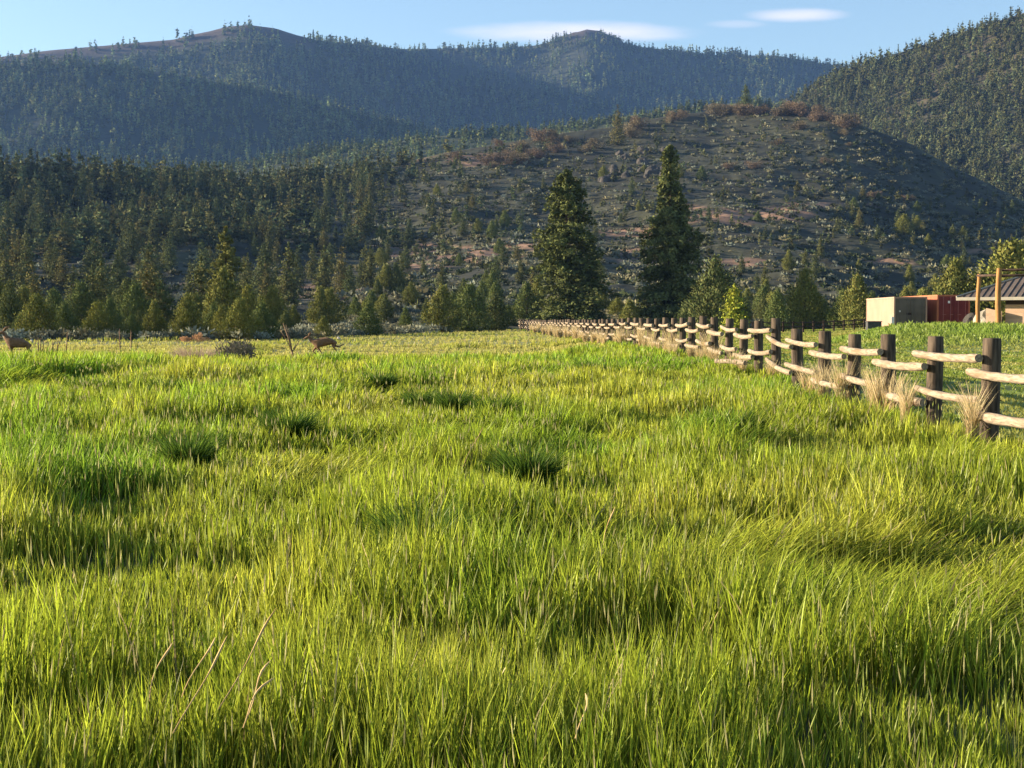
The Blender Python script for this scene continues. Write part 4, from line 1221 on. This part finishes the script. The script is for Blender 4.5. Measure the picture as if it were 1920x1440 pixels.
deer((x, d1, float(ground_z(x, d1)) + .10), 'stand', 'brown mule deer standing at the left edge of the meadow, head up and ears back')
d2 = 72.0; x = (610 - 960) / F * d2
deer((x, d2, float(ground_z(x, d2)) + .12), 'run', 'brown mule deer running left through the pale grass, one hind leg kicked back')

# ------------------------------------------------------------------ shrub, brush, stalks, stump heap
gs = empty('grey_shrub', (0, 0, 0), 0, 'dense grey-brown leafless shrub in the far grass below the junipers', 'shrub')
V, Fq, T = bush(R_(800), 1800, (.15, .135, .105), leaf=.10, flat=.8, var=.6)
mesh_np('crown', V * np.array([1.0, .75, 1.0]), [Fq], M['sage'], gs, T)
mb = MB()
for k in range(34):
    a = rr.uniform(0, 6.28); L = rr.uniform(.4, .9); mb.tube([(0, 0, 0), (math.cos(a) * L * .4, math.sin(a) * L * .3, .35), (math.cos(a) * L * .85, math.sin(a) * L * .7, rr.uniform(.7, 1.1))], [.014, .009, .004], 4)
mb.build('twigs', M['bark'], gs)
y = 50.5; x = (443 - 960) / F * y; gs.location = (x, y, float(ground_z(x, y)) - .03)
xx, yy, h, ld, t0, t1, cb, ct, w, az_ = tussock_mesh(820, n=900, H=.85, base=(.26, .20, .13), tip=(.38, .29, .2), spread=.75, th=(.05, .5), w=.014)
o = blades('dead_brush', xx * 1.0, yy, np.zeros(len(xx)), h, w, az_, ld, t0, t1, cb, ct, M['grass'])
y = 54; x = (372 - 960) / F * y; o.location = (x, y, float(ground_z(x, y)) - .02)
tag(o, 'faded pinkish brush of dead weeds left of the grey shrub', 'dead weeds')
def stalk(px, ytop, d, label, fork=0, thick=.02, lean=0.0):
    x = (px - 960) / F * d; z = float(ground_z(x, d)); H = P(px, ytop, d).z - z
    mb = MB(); pts = [(lean * t / 5 * H, .02 * math.sin(t), H * t / 5) for t in range(6)]
    if fork:
        mb.tube([(0, 0, 0), (.0, 0, H * .25), (-.03, 0, H * .34)], [thick * 1.2, thick, thick], 7)
        for (ex, ez, q) in ((-.42, 1.0, 1), (-.30, .98, .8), (.30, .60, .8), (-.55, .85, .5), (.12, .5, .5)):
            mb.tube([(-.03, 0, H * .32), (ex * .4, .02, H * (.32 + (ez - .32) * .45)), (ex, .0, H * ez)], [thick * .95 * q, thick * .8 * q, thick * .25], 6)
    else:
        mb.tube(pts, [thick, thick, thick * .9, thick * 1.2, thick * 1.1, thick * .3], 6, .1, rr)
        for q in range(5):
            zq = H * rr.uniform(.5, .9); mb.tube([(0, 0, zq), (rr.choice((-1, 1)) * .07, 0, zq + .08)], [thick * .5, thick * .2], 4)
    o = mb.build('dead_sapling' if fork else 'dry_stalk', M['stalk'], smooth=True); o.location = (x, d, z - .02)
    tag(o, label, 'dead sapling' if fork else 'dry stalk')
M['stalk'] = noisemat('dead_stem', (.16, .095, .055), (.27, .17, .1), scale=6)
stalk(549, 605, 66, 'forked reddish dead sapling standing just left of the running deer', 1, .04)
stalk(225, 615, 64, 'taller of two thin dry stalks standing below the small junipers', 0, .022)
stalk(246, 618, 66, 'shorter of two thin dry stalks standing below the small junipers', 0, .018)
stalk(184, 652, 64, 'tiny dry stalk left of the two thin ones', 0, .010)
sg = 'dead stems right of the standing deer'
for i, (px, tp, ln) in enumerate([(68, 634, .3), (72, 632, 0), (77, 633, .05), (83, 637, .2), (91, 641, .1), (99, 636, 0), (104, 638, .6), (109, 634, .1), (116, 634, .7), (127, 621, .15)]):
    x = (px - 960) / F * 84; z = float(ground_z(x, 84)); H = P(px, tp, 84).z - z
    mb = MB(); mb.tube([(-ln * .6, 0, 0), (-ln * .3, 0, H * .5), (0, 0, H)], [.03, .028, .012], 6)
    o = mb.build('dead_weed', M['stalk'], smooth=True); o.location = (x, 84, z - .02)
    tag(o, 'pale dead stem in the row of broken stems right of the standing deer', 'dead weed', sg)
for i, (px, sx, sz, lab) in enumerate([(348, .5, .45, 'left lump of dry orange-tan bush at the meadow edge'), (371, .42, .68, 'taller lump of dry orange-tan bush at the meadow edge'), (385, .3, .35, 'small right lump of dry orange-tan bush at the meadow edge')]):
    V, Fq, T = bush(R_(830 + i), 900, (.50, .30, .16), leaf=.14, flat=.9, var=.5)
    o = mesh_np('dead_bush', V * np.array([sx, sx, sz]), [Fq], M['sage'], None, T); x = (px - 960) / F * 103.5
    o.location = (x, 103.5, float(ground_z(x, 103.5)) + .05); tag(o, lab, 'dead bush', 'dry bush at the meadow edge')

# ------------------------------------------------------------------ haze
hz = MB(); hz.box((0, 2700, 420), (7000, 5600, 870))
hm, t = newmat('haze'); pv = t.nodes.new('ShaderNodeVolumePrincipled')
pv.inputs['Color'].default_value = (.24, .46, 1.0, 1); pv.inputs['Density'].default_value = .000048; pv.inputs['Anisotropy'].default_value = .2
ho = t.nodes.new('ShaderNodeOutputMaterial'); t.links.new(pv.outputs[0], ho.inputs['Volume'])
h = hz.build('haze', hm); h['kind'] = 'stuff'
